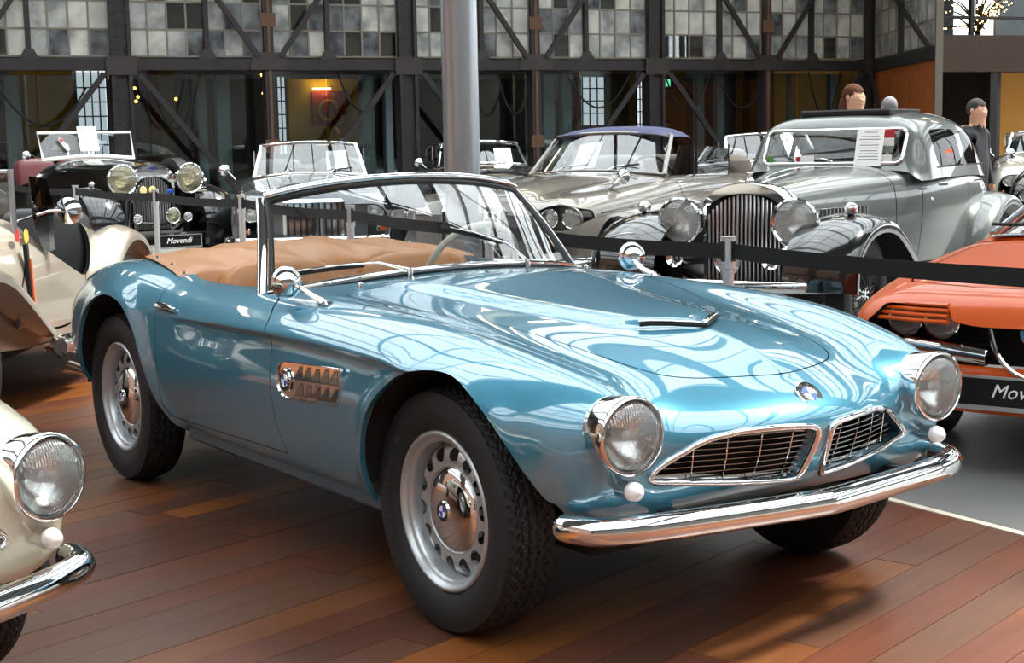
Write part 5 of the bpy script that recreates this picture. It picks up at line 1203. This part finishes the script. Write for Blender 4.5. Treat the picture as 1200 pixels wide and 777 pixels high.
fg = np.array([(-.1, .43), (.60, .445), (.655, .50), (.665, .60), (.63, .632), (.60, .672), (.335, .678), (.30, .615), (.2, .60), (-.1, .60)])
_, sh = sh.split(fsd('yz', fg, lambda V: V[:, 0] > .5)); inner(sh, A)
hd_, sh = seam(sh, fsd('xy', np.array([(.62, -.1), (.60, .3), (.52, .60), (.3, .64), (-.3, .63), (-.50, .60), (-.56, .4), (-.58, -.1)]), lambda V: V[:, 2] > .66))
shell_obj('body_shell', sh.both(), PORG, A); shell_obj('hood', hd_.both(), PORG, A)
MB().prism([(-.68, .42), (.68, .42), (.68, .66), (.62, .685), (-.62, .685), (-.68, .66)], .60, .62, 'yz').build('grille_back', DARK, A, smooth=False)
for s in (-1, 1):
    for k_ in range(6): MB().box(.66, .67, min(s * .18, s * .62), max(s * .18, s * .62), .45 + k_ * .026, .455 + k_ * .026).build('grille_bar', BLACK, A, smooth=False)
    for y, x in ((.38, .735), (.545, .70)): lamp(A, (x, s * y, .60), .073, s * -.05, .9)
    lid0 = MB().tube([(.755, s * .315, .60), (.765, s * .325, .655), (.755, s * .36, .678), (.70, s * .57, .672), (.67, s * .635, .625)], .006, 6).build('lamp_lid', PORG, A)
    for k_ in range(4):
        z = .612 + k_ * .0205; MB().tube([(.84 - .016 * k_, s * (.318 + .004 * k_), z), (.825 - .016 * k_, s * .46, z), (.775 - .016 * k_, s * (.622 - .012 * k_), z)], 1, 8, flat=(.024, .0092)).build('lid_slat', PORG, lid0)
    MB().tube(catmull([(.80, s * .17, .475), (.795, s * .20, .478), (.77, s * .40, .495), (.70, s * .62, .505), (.58, s * .74, .51)], 4), 1, 12, flat=(.018, .034)).build('front_bumper', CHROME, A)
    for x in (0, -2.35): gwheel(A, x, s * .68, .31, .09, rimmat=PDARK)
sp_ = catmull([(0, .40), (.07, .43), (.13, .50), (.165, .62)], 5); sp_ = [(-a, b) for a, b in sp_[::-1]] + list(map(tuple, sp_[1:]))
shd = MB().tube([(.815, a, b) for a, b in sp_] + [(.80, -.165, .62)][:0], .011, 8).build('shield_grille', CHROME, A); MB().tube([(.80, -.165, .62), (.815, 0, .625), (.80, .165, .62)], .009, 8).build('shield_top', CHROME, shd)
bd = MB().lathe([(.042, -.004), (.042, .004), (.036, .006)], 28, 'x', (.81, 0, .575), 0).lathe([(.036, .005), (.022, .005)], 28, 'x', (.81, 0, .575), 1).lathe([(.022, .005), (.0005, .005)], 24, 'x', (.81, 0, .575), 2); bd.box(.815, .8165, -.019, .0, .571, .579, 3); bd.box(.815, .8165, -.0135, -.0055, .558, .592, 3); bd.box(.815, .8165, .004, .012, .562, .588, 4)
bd.build('round_badge', [CHROME, mat('badge_sky', '4f8fc4', .3, coat=.5), WHITE, RED, mat('badge_green', '3f6a3a', .5)], A)
MB().sheet(np.array([[(.835 - .24 * y * y - .03 * (1 - t) ** 2 - (.02 if t > .9 else 0), y, .25 + .19 * t) for t in (0, .2, .45, .7, .93, 1)] for y in np.linspace(-.665, .665, 17)])).build('front_valance', PORG, A)
plate(A, (.86, 0, .345), .56, .125)
_gh = rows_of([(-.74, [(0,.865),(.3,.86),(.5,.85),(.62,.84),(.70,.82)]), (-1.05, [(0,1.0),(.28,.995),(.47,.975),(.58,.93),(.71,.83)]), (-1.45, [(0,1.155),(.26,1.15),(.43,1.12),(.53,1.05),(.715,.84)]), (-1.75, [(0,1.20),(.26,1.195),(.42,1.165),(.52,1.09),(.715,.845)]), (-2.3, [(0,1.18),(.25,1.175),(.41,1.14),(.52,1.06),(.71,.85)]), (-2.9, [(0,1.0),(.24,.99),(.4,.97),(.52,.93),(.68,.845)]), (-3.15, [(0,.84),(.24,.84),(.4,.83),(.5,.82),(.6,.80)])])
GX = .22; _gh = [[(x + GX, y, z) for x, y, z in r] for r in _gh]
gs = loft(_gh, 6, 6, .4); wf, gs = gs.split(lambda V: np.maximum.reduce([V[:, 1] - np.interp(V[:, 0] - GX, [-1.5, -.78], [.47, .60]), V[:, 0] - GX + .80, -1.42 - V[:, 0] + GX])); sd_, gs = gs.split(fsd('xz', [(-1.12 + GX, .87), (-1.62 + GX, 1.10), (-2.2 + GX, 1.10), (-2.3 + GX, .88)], lambda V: V[:, 1] > .48))
go = shell_obj('cabin', gs.both(), PORG, A); w0 = shell_obj('windscreen', wf.both(), GLASS, go)
for s in (1, -1): shell_obj('side_window', sd_.compact() if s > 0 else sd_.compact().mirrored(), MATS['dark_glass'], go); MB().tube([(-.79 + GX, s * .615, .872), (-1.1 + GX, s * .555, .985), (-1.45 + GX, s * .48, 1.12)], .014, 8).build('screen_trim', STEEL, w0)
MB().tube([(-.76 + GX, y, .885 - .06 * y * y) for y in np.linspace(-.6, .6, 9)], 1, 8, flat=(.025, .008)).build('screen_base_trim', CHROME, w0)
for y0 in (-.35, .15): wiper(w0, (-.74 + GX, y0 + .05, .89), (-.82 + GX, y0 - .1, .925), ((-.81 + GX, y0 + .1, .915), (-.83 + GX, y0 - .28, .915)))
MB().rbox(-2.2, -1.0, -.55, .55, .35, .75, .05).build('dashboard', BLACK, A)
# ---- black vintage tourer
Vt = empty('vintage_tourer', 'black vintage tourer with round yellowish headlamps and a chrome radiator behind the rope barrier', 'car', (-12.598, 3.301, 0), .086)
rows = rows_of([(.12, [(0,1.17),(.10,1.165),(.18,1.13),(.225,1.05),(.23,.8),(.225,.5)]), (-.6, [(0,1.21),(.15,1.20),(.27,1.16),(.33,1.07),(.34,.8),(.33,.5)]), (-1.25, [(0,1.25),(.25,1.24),(.43,1.18),(.50,1.08),(.52,.8),(.51,.45)]),
 (-1.55, [(0,1.22),(.28,1.21),(.47,1.16),(.56,1.06),(.59,.8),(.57,.42)]), (-2.1, [(0,1.12),(.3,1.11),(.5,1.08),(.60,1.02),(.64,.8),(.62,.42)]), (-2.9, [(0,1.10),(.3,1.10),(.5,1.08),(.60,1.02),(.63,.8),(.6,.45)]), (-3.5, [(0,.98),(.25,.97),(.42,.94),(.5,.88),(.52,.72),(.5,.5)]), (-3.8, [(0,.72),(.2,.72),(.32,.7),(.38,.66),(.4,.6),(.38,.52)])])
sh = loft(rows, 6, 5, .5); _, sh = sh.split(fsd('xz', [(-1.55, 1.6), (-1.55, 1.12), (-1.7, 1.0), (-2.1, .92), (-2.4, .92), (-2.6, 1.05), (-2.7, 1.6)])); _, sh = sh.split(fsd('xy', [(-1.56, -.1), (-1.56, .44), (-2.65, .48), (-2.72, -.1)], lambda V: V[:, 2] > .9)); inner(sh, Vt, .02)
shell_obj('body_shell', sh.both(), PBLK, Vt)
rs = MB(); sc_ = .86
rs.sheet(np.array([[(.05, a * sc_, b * 1.0 + .12) for a, b, _ in P1], [(.20, a * sc_, b + .12) for a, b, _ in P1], [(.22, a * sc_ * .96, b + .115) for a, b, _ in P1], [(.22, a * sc_ * .93, b * .93 + .12) for a, b, _ in P2], [(.18, a * sc_ * .93, b * .93 + .12) for a, b, _ in P2]]))
rd = rs.build('radiator_shell', CHROME, Vt, sharp=50); MB().box(.16, .18, -.21, .21, .46, 1.02).build('radiator_core', DARK, rd, smooth=False)
for i in range(15): y = -.195 + i * .0278; MB().rbox(.185, .21, y - .007, y + .007, .47, 1.045 - .16 * (abs(y) / .21) ** 2.4, .004).build('radiator_slat', MATS['slat_chrome'], rd)
MB().lathe([(.03, 1.17), (.03, 1.20), (.0005, 1.215)], 14, 'z', (.1, 0, 0)).build('filler_cap', CHROME, rd)
MB().prism([(-.07, 1.135), (0, 1.12), (.07, 1.135), (.02, 1.15), (0, 1.145), (-.02, 1.15)], .225, .23, 'yz').build('wing_badge', mat('badge_navy', '2a2f66', .3), rd, smooth=False)
for y in (-.13, -.02): MB().lathe([(.045, .235), (.04, .245), (.0005, .245)], 24, 'x', (0, y, .90)).build('round_badge', mat('badge_ivory', 'd8c48c', .4), rd)
MB().ball((.24, .19, .88), (.012, .05, .025), 14).build('oval_badge', BLUEM, rd)
YL = milky(glass('yellow_lens', (.95, .88, .66), .05), .14, (.86, .80, .58))
for s in (-1, 1):
    lamp(Vt, (.30, s * .40, 1.02), .168, s * .03, 1.1, lens=YL)
    lamp(Vt, (.42, s * .30, .60), .05, 0, 1.2, 'side_lamp')
    fo = fender([(.46, .36), (.50, .58), (.36, .80), (.08, .90), (-.22, .86), (-.50, .70), (-.85, .46), (-1.2, .36)], s * .48, s * .86, .05, .05).build('front_wing', PBLK, Vt, sharp=0)
    MB().ball((.12, s * .67, .98), (.05, .035, .035), 12).build('wing_lamp', CHROME, fo)
    fender([(-2.5, .36), (-2.6, .66), (-2.85, .84), (-3.15, .88), (-3.45, .76), (-3.65, .5)], s * .5, s * .84, .05, .05).build('rear_wing', PBLK, Vt, sharp=0)
    MB().rbox(-2.5, -1.15, s * .66 - .16, s * .66 + .16, .32, .36, .01).build('running_board', PBLK, Vt)
    for x in (.02, -3.1): gwheel(Vt, x, s * .70, .38, .08, rimmat=PBLK, spokes=20, spoke_m=BLACK)
spw = gwheel(Vt, -.45, .60, .36, .08, rimmat=PBLK); spw.location = (-.45, .60, .88)
lamp(Vt, (.42, .12, .62), .085, 0, 1.0, 'fog_lamp', lens=YL)
MB().tube([(.36, -.34, .56), (.38, 0, .53), (.36, .34, .56)], .014, 8).build('lamp_bar', BLACK, Vt)
MB().tube([(.30, -.62, .40), (.34, 0, .40), (.30, .62, .40)], .03, 8).build('front_axle', BLACK, Vt)
plate(Vt, (.52, .12, .34), .55, .14)
wf_ = MB().tube([(-1.40, -.56, 1.23), (-1.50, -.58, 1.55), (-1.50, .58, 1.55), (-1.40, .56, 1.23)], .018, 8).build('screen_frame', WHITE, Vt)
MB().tube([(-1.40, y, 1.235 + .04 * math.cos(y * 2.6)) for y in np.linspace(-.56, .56, 11)], 1, 8, flat=(.012, .025)).build('screen_base', WHITE, wf_); MB().tube([(-1.40, 0, 1.26), (-1.50, 0, 1.55)], .010, 6).build('screen_divider', WHITE, wf_)
MB().sheet(np.array([[(-1.40, -.55, 1.25), (-1.49, -.57, 1.54)], [(-1.40, .55, 1.25), (-1.49, .57, 1.54)]])).build('windscreen', GLASS, wf_)
for y0 in (-.26, .05): MB().bar((-1.39, y0, 1.29), (-1.44, y0 + .02, 1.42), .012, .012).build('wiper_arm', CHROME, wf_)
for s in (-1, 1): cushion(Vt, 'seat_back', (-2.35, s * .27, .98), (.10, .25, .28), mat('maroon_hide', '5a1f26', .5), .4, -.2)
small_mirror(Vt, (-1.45, -.58, 1.25), (-1.42, -.75, 1.30), .05)
MB().rbox(-3.5, .3, -.3, .3, .3, .45, .03).build('chassis', DARK, Vt)
# ---- champagne open tourer at the left
Mt = empty('open_tourer', 'champagne open tourer with low cut doors, running board and swept wings', 'car', (-4.1, -1.5, 0), -.61)
rows = rows_of([(.25, [(0,.93),(.14,.92),(.23,.86),(.27,.76),(.28,.6),(.27,.38)]), (-.5, [(0,.99),(.24,.97),(.38,.90),(.43,.78),(.44,.6),(.43,.34)]), (-1.0, [(0,1.03),(.30,1.01),(.47,.93),(.53,.80),(.55,.6),(.53,.30)]), (-1.25, [(0,1.03),(.32,1.01),(.50,.93),(.565,.80),(.585,.6),(.56,.29)]),
 (-1.7, [(0,1.0),(.33,.99),(.53,.93),(.60,.80),(.615,.6),(.58,.28)]), (-2.2, [(0,.99),(.32,.98),(.52,.93),(.60,.80),(.61,.6),(.58,.29)]), (-2.7, [(0,.90),(.3,.89),(.47,.84),(.54,.72),(.55,.56),(.52,.31)]), (-3.2, [(0,.74),(.25,.73),(.4,.69),(.46,.6),(.47,.5),(.44,.34)]), (-3.55, [(0,.55),(.2,.55),(.3,.53),(.35,.5),(.36,.45),(.33,.38)])])
sh = loft(rows, 6, 6, .5)
cut = catmull([(-1.22, 1.10), (-1.22, .93), (-1.30, .84), (-1.5, .75), (-1.75, .66), (-1.92, .615), (-2.02, .64), (-2.10, .76), (-2.2, .90), (-2.36, .975), (-2.5, 1.10)], 5)
fcut = fsd('xz', np.concatenate([cut, [(-2.5, 1.5), (-1.22, 1.5)]])); _, sh = sh.split(fcut); base = sh.compact(); inner(base, Mt)
rv = base.rim(fcut, 1e-4, lambda V: np.tile([0, -.03, -.005], (len(V), 1)))
if rv: MB().add(*rv).add(rv[0] * MIR, [q[::-1] for q in rv[1]]).build('cockpit_edge', mat('edge_piping', 'b9bcc0', .4), Mt)
dp = catmull([(-1.24, .95), (-1.05, .72), (-.985, .56), (-1.03, .45), (-1.18, .39), (-1.5, .355), (-1.75, .37), (-1.88, .45), (-1.95, .60), (-1.97, .95)], 5)
dq, sh = seam(sh, fsd('xz', dp, lambda V: V[:, 1] > .35), .007)
shell_obj('body_shell', sh.both(), PBEI, Mt)
for s, q in ((1, dq), (-1, dq.mirrored())):
    do = shell_obj('door', q, PBEI, Mt)
    MB().ball((-1.98, s * .62, .50), .014, 8).build('latch', CHROME, Mt)
    fo = fender([(.50, .34), (.52, .55), (.36, .72), (.05, .80), (-.28, .75), (-.62, .58), (-.98, .38), (-1.30, .275), (-1.60, .245)], s * .42, s * .74, .05, .05).build('front_wing', PBEI, Mt, sharp=0)
    rb = MB().rbox(-2.05, -1.45, s * .60 - .10, s * .60 + .10, .215, .25, .01).build('running_board', PBEI, Mt)
    for k_ in range(4): MB().rbox(-2.03, -1.48, s * (.54 + k_ * .04) - .008, s * (.54 + k_ * .04) + .008, .25, .258, .003).build('tread_strip', STEEL, rb)
    fender([(-2.08, .30), (-2.20, .55), (-2.42, .74), (-2.72, .82), (-3.02, .76), (-3.26, .58), (-3.38, .36)], s * .46, s * .72, .05, .05).build('rear_wing', PBEI, Mt, sharp=0)
    for x in (.05, -2.75): gwheel(Mt, x, s * .60, .34, .075, rimmat=PBEI, spokes=20)
    cushion(Mt, 'seat_back', (-2.28, s * .28, .74), (.09, .27, .26), mat('black_hide', '26282b', .45), .35, -.22); cushion(Mt, 'seat_cushion', (-1.9, s * .28, .42), (.30, .26, .08), MATS['black_hide'])
    for k_ in range(5): MB().tube([(-2.215 - .05 * t, s * (.10 + k_ * .09), .55 + .36 * t) for t in (0, .5, 1)], .012, 6).build('seat_pleat', MATS['black_hide'], Mt)
    lamp(Mt, (.40, s * .33, .72), .10, 0, 1.2)
    MB().tube([(-1.10, s * .49, .88), (-1.09, s * .49, 1.26)], 1, 8, flat=(.016, .020)).build('screen_post', STEEL, Mt)
    MB().prism([(-1.16, .96), (-1.13, 1.22), (-1.42, 1.20), (-1.52, 1.05), (-1.50, .80), (-1.32, .78)], s * .575 - .003, s * .575 + .003, 'xz').build('side_screen', glass('smoked_screen', (.62, .64, .66), .05), Mt, smooth=False)
    sm = MB().prism([(-1.02, .86), (-1.05, .86), (-1.10, .50), (-1.07, .49)], s * .565 - .01, s * .565 + .012, 'xz').build('semaphore_slot', DARK, Mt, smooth=False)
    MB().prism([(-1.045, .78), (-1.065, .78), (-1.095, .53), (-1.075, .52)], s * .57 - .002, s * .57 + .018, 'xz').build('semaphore_arm', mat('amber_lens', 'd0521a', .2, coat=1), sm)
    sticker(Mt, (-1.0, s * .535, .91), .035, RED, yaw=s * math.pi / 2); sticker(Mt, (-1.12, s * .545, .90), .04, mat('sticker_gold', 'd2a640', .5), yaw=s * math.pi / 2)
    MB().rbox(-.98, -.90, s * .545 - .01, s * .545 + .012, .42, .56, .006).build('side_step', STEEL, Mt)
MB().sheet(np.array([[(-1.10, -.49, 1.0), (-1.09, -.49, 1.25)], [(-1.10, .49, 1.0), (-1.09, .49, 1.25)]])).build('windscreen', GLASS, Mt)
MB().tube([(-1.09, -.49, 1.25), (-1.09, .49, 1.25)], .01, 8).build('screen_rail', STEEL, Mt)
small_mirror(Mt, (-1.12, .50, .98), (-1.40, .70, 1.02), .075, .008)
MB().rbox(-3.3, .3, -.4, .4, .22, .36, .03).build('chassis', DARK, Mt); MB().rbox(-2.3, -1.2, -.5, .5, .3, .38, .02).build('cockpit_floor', MATS['black_hide'], Mt)
# ---------------------------------------------------------------- further cars (copies in other paint)
def car_matrix(loc, yaw): return Matrix.Translation(loc) @ Matrix.Rotation(yaw, 4, 'Z')
def hall_world(s, d): p = WA + WT * s * HS - WN * d * HS; return (float(p[0]), float(p[1]), 0)
WYAW = math.atan2(WT[1], WT[0])
copy_car(Gc, 'convertible_car', 'black open convertible with raised chrome screen between the drophead and the slate saloon', (-9.0, 9.9, 0), -.45, {PDARK: PBLK})
copy_car(Gc, 'convertible_car', 'black open convertible behind the slate saloon and the orange coupe', (-6.2, 11.3, 0), -1.0, {PDARK: PBLK})
copy_car(Cc, 'coupe_car', 'silver coupe parked in front of the amber wall', (-9.4, 15.2, 0), -.9, {PNAVY: PSIL})
copy_car(Cc, 'coupe_car', 'black coupe inside the glazed room before the bright yellow partition', hall_world(.85, 2.5), WYAW, {PNAVY: PBLK})
copy_car(Cc, 'coupe_car', 'pale grey coupe inside the glazed room beside the poster', hall_world(5.1, 2.5), WYAW, {PNAVY: PSIL})
copy_car(Gc, 'convertible_car', 'dark convertible inside the glazed room behind the midnight coupe', hall_world(9.3, 2.5), WYAW, {PDARK: PNAVY})
# ---------------------------------------------------------------- rope barrier
POLE = mat('post_steel', 'd8d9da', .42, 1)
def stanchion(x, y, h, label):
    o = empty('barrier_post', label, 'barrier', (x, y, 0), 0, 'barrier posts')
    MB().lathe([(.16, 0), (.16, .012), (.15, .02), (.03, .03)], 32).build('base_plate', POLE, o)
    MB().lathe([(.024, .02), (.024, h - .14)], 20).build('tube', POLE, o)
    hd_ = MB().lathe([(.024, h - .14), (.030, h - .135), (.030, h - .004), (.034, h - .002), (.034, h), (.0005, h)], 24).build('belt_head', POLE, o)
    MB().box(-.034, .034, -.010, .010, h - .105, h - .02).build('belt_slot', BLACK, hd_, smooth=False); MB().box(-.010, .010, -.034, .034, h - .105, h - .02).build('belt_slot', BLACK, hd_, smooth=False)
    return (x, y, h)
BELT = mat('belt_black', '101114', .8, bump=.1, bscale=300)
PTS = [(.95, 1.47, .94, 'steel barrier post on the concrete in front of the orange coupe'), (-1.25, 1.50, .94, 'steel barrier post in front of the slatted radiator of the slate saloon'), (-3.25, 1.62, .95, 'steel barrier post before the paired lamps of the warm grey drophead'), (-5.05, 1.76, .97, 'steel barrier post seen through the windscreen of the blue roadster'),
 (-6.96, 1.88, 1.0, 'steel barrier post beside the anthracite convertible'), (-9.1, 2.05, 1.0, 'steel barrier post before the black radiator of the vintage tourer'), (-11.55, 2.17, 1.0, 'steel barrier post beside the front wing of the vintage tourer'), (-14.2, 2.3, 1.0, 'steel barrier post beyond the front wing of the vintage tourer')]
ps_ = [stanchion(*p) for p in PTS]
NM = ['across the orange coupe', 'across the wings of the slate saloon', 'across the lamps of the warm grey drophead', 'behind the blue windscreen', 'beside the anthracite convertible', 'across the vintage radiator', 'along the side of the vintage tourer']
for i in range(len(ps_) - 1):
    a, b = ps_[i], ps_[i + 1]; d = np.array(b[:2]) - np.array(a[:2]); d /= np.linalg.norm(d); nrm = np.array([-d[1], d[0]]) * .0015
    G = [[], []]; G2 = []
    for t in np.linspace(0, 1, 13):
        p = np.array(a[:2]) * (1 - t) + np.array(b[:2]) * t + d * (.033 if t == 0 else -.033 if t == 1 else 0); zc = a[2] * (1 - t) + b[2] * t - .062 - .02 * 4 * t * (1 - t)
        G2.append([(p[0] + s * nrm[0], p[1] + s * nrm[1], zc + q * .033) for s, q in ((-1, -1), (1, -1), (1, 1), (-1, 1), (-1, -1))])
    tag(MB().sheet(np.array(G2)).build('barrier_belt', BELT, None, sharp=30), 'black webbing barrier belt stretched ' + NM[i], 'belt', 'barrier belts')
# ---------------------------------------------------------------- information sheets on the screens
def stand(carloc, yaw, c, rake, roll=0): return car_matrix(carloc, yaw) @ frame_matrix(c, (0, math.cos(roll), math.sin(roll)), (-math.sin(rake), -math.sin(roll), math.cos(rake)))
sheet_of_paper(stand((-12.598, 3.301, 0), .086, (-1.455, .02, 1.48), .28), .235, .30, 'white printed sheet standing on the screen of the black vintage tourer')
tg = MB().rbox(-.02, .02, -.085, .085, -.002, .002, .001).build('price_tag', PAPER, None, smooth=False); tg.matrix_world = stand((-12.598, 3.301, 0), .086, (-1.40, -.30, 1.42), .28, .0) @ Matrix.Rotation(.55, 4, 'Z'); MB().box(-.017, .017, .03, .08, .002, .003).build('print', RED, tg, smooth=False); tag(tg, 'small red and white tag leaning on the vintage tourer screen', 'tag')
sheet_of_paper(stand((-10.20, 4.14, 0), -.46, (-1.16, .29, 1.19), .75), .22, .27, 'white printed sheet behind the wipers of the anthracite convertible')
sheet_of_paper(stand((-6.45, 4.05, 0), -1.172, (-1.315, -.10, 1.215), .75, .12), .23, .30, 'white printed sheet on the screen of the warm grey drophead')
sheet_of_paper(stand((-13.3, 8.5, 0), -.43, (-1.20, .30, 1.15), .75), .24, .30, 'white printed sheet on the screen of the midnight coupe')
sheet_of_paper(stand((-3.664, 3.923, 0), -1.191, (-1.405, .285, 1.265), .30), .20, .28, 'white printed sheet on the screen of the slate saloon')
# ---------------------------------------------------------------- people
def person(loc, yaw, h, label, coat, hair, long_hair=False, trousers='2a2c33', arm=0):
    """standing figure grown round a joint skeleton; faces +x before turning"""
    k = h / 1.75
    J = dict(pel=(0,0,.95), ch=(.01,0,1.20), nb=(0,0,1.42), nk=(.015,0,1.50), h1=(.03,0,1.58), h2=(.035,0,1.66), h3=(.02,0,1.71), nose=(.115,0,1.615), shl=(0,.17,1.40), ell=(-.02,.24,1.14), wrl=(.06,.23,.90), hal=(.08,.225,.80), shr=(0,-.17,1.40), elr=(-.02,-.24,1.14), wrr=(.06,-.23,.90), har=(.08,-.225,.80), hil=(0,.09,.90), knl=(.03,.10,.50), anl=(0,.11,.09), tol=(.14,.12,.04), hir=(0,-.09,.90), knr=(.03,-.10,.50), anr=(0,-.11,.09), tor=(.14,-.12,.04))
    if arm: J['elr'] = (.05, -.25, 1.15); J['wrr'] = (.25, -.16, 1.22); J['har'] = (.32, -.13, 1.26)
    R = dict(pel=(.16,.12), ch=(.16,.11), nb=(.10,.08), nk=(.058,.058), h1=(.085,.075), h2=(.095,.078), h3=(.07,.06), nose=(.014,.012), shl=(.075,.07), ell=(.048,.048), wrl=(.034,.03), hal=(.042,.02), shr=(.075,.07), elr=(.048,.048), wrr=(.034,.03), har=(.042,.02), hil=(.10,.095), knl=(.065,.065), anl=(.045,.045), tol=(.035,.045), hir=(.10,.095), knr=(.065,.065), anr=(.045,.045), tor=(.035,.045))
    E = ['pel-ch', 'ch-nb', 'nb-nk', 'nk-h1', 'h1-h2', 'h2-h3', 'h1-nose', 'nb-shl', 'shl-ell', 'ell-wrl', 'wrl-hal', 'nb-shr', 'shr-elr', 'elr-wrr', 'wrr-har', 'pel-hil', 'hil-knl', 'knl-anl', 'anl-tol', 'pel-hir', 'hir-knr', 'knr-anr', 'anr-tor']
    nm = list(J); me = bpy.data.meshes.new('person'); me.from_pydata([tuple(c * k for c in J[n]) for n in nm], [(nm.index(e.split('-')[0]), nm.index(e.split('-')[1])) for e in E], [])
    o = bpy.data.objects.new('person', me); COL.objects.link(o); o.modifiers.new('s', 'SKIN'); sv = me.skin_vertices[0].data
    for i, n in enumerate(nm): sv[i].radius = tuple(r * k for r in R[n])
    sv[0].use_root = True; o.modifiers.new('d', 'SUBSURF').levels = 2
    m2 = bpy.data.meshes.new_from_object(o.evaluated_get(bpy.context.evaluated_depsgraph_get())); o.modifiers.clear(); o.data = m2; bpy.data.meshes.remove(me)
    m2.materials.clear(); ms = [mat('skin', 'c08f74', .55), mat('cloth_' + coat, coat, .85, noise=.15), mat('cloth_' + trousers, trousers, .9), BLACK]
    for m in ms: m2.materials.append(m)
    for p in m2.polygons:
        c = p.center / k; p.use_smooth = True
        p.material_index = 0 if c.z > 1.475 or (abs(c.y) > .12 and c.z < .875 and abs(c.y) > .19) or (c.x > .22 and c.z > 1.0) else 1 if c.z > .92 or abs(c.y) > .2 else 3 if c.z < .08 else 2
    o.location = loc; o.rotation_euler = (0, 0, yaw)
    hm = mat('hair_' + hair, hair, .9, spec=.2, noise=.3, nscale=40); hb = MB(); V, F = [], []
    hb.ball((.012 * k, 0, 1.655 * k), (.108 * k, .092 * k, .105 * k), 20)
    hv = [v for v in hb.V]; keep = [f for f, _ in hb.F if not all(hv[a][0] > .055 * k and hv[a][2] < 1.69 * k for a in f) and not (all(hv[a][2] < 1.60 * k for a in f) and not long_hair)]
    hair_o = MB().add(hv, keep)
    if long_hair: hair_o.add(*superball((-.045 * k, 0, 1.50 * k), (.055 * k, .095 * k, .16 * k), .7, 16))
    hair_o.build('hair', hm, o)
    f = MB()
    for s in (-1, 1): f.ball((.108 * k, s * .032 * k, 1.645 * k), (.008, .012, .007), 8, 0); f.ball((.02 * k, s * .088 * k, 1.63 * k), (.022, .010, .032), 8, 1)
    f.ball((.108 * k, 0, 1.573 * k), (.006, .024, .006), 8, 2); f.build('facial_features', [mat('eye_dark', '2a1d17', .4), MATS['skin'], mat('lips', '9a5a50', .5)], o, kind='stuff')
    tag(o, label, 'person'); return o
person((-6.40, 7.85, 0), .1, 1.82, 'person with long brown hair standing behind the slate saloon', '4a3a34', '4a2a1c', True)
person((-9.12, 11.48, 0), 2.6, 1.80, 'grey-haired person in front of the wood panels', '6a6f78', '78787a')
person((-6.26, 9.46, 0), .1, 1.68, 'person with short dark grey hair walking before the amber wall', '24262c', '3a3634')
person(hall_world(8.82, 1.3), -.6, 1.74, 'person in a dark jacket behind the glass below the green exit sign', '22252b', '2a2320', arm=1)
# ---------------------------------------------------------------- fairy lights on the gallery
tr = empty('fairy_light_tree', 'bare tree wound with warm fairy lights on the gallery', 'tree', tuple(WM @ Vector((14.9, 1.0, 2.85))))
bt = MB(); lt = MB(); r2 = random.Random(4)
for q in range(26):
    a = r2.uniform(0, 6.28); l = r2.uniform(.4, 1.0); e = (l * math.cos(a), l * math.sin(a), .30 + r2.uniform(0, .9)); bt.tube([(0, 0, .25 + r2.uniform(0, .3)), (e[0] * .5, e[1] * .5, e[2] * .6 + .2), e], [.03, .018, .006], 5)
    for t in np.linspace(.35, 1, 7): lt.ball((e[0] * t + r2.uniform(-.04, .04), e[1] * t + r2.uniform(-.04, .04), (.4 * (1 - t) + e[2] * t) + r2.uniform(-.05, .05)), .018, 6)
bt.tube([(0, 0, 0), (0, 0, .9)], .05, 8).build('trunk', mat('bark', '2a211b', .9), tr); lt.build('fairy_lights', mat('fairy', 'ffd9a0', .5, emit='ffcf8a', estr=10), tr, kind='stuff')
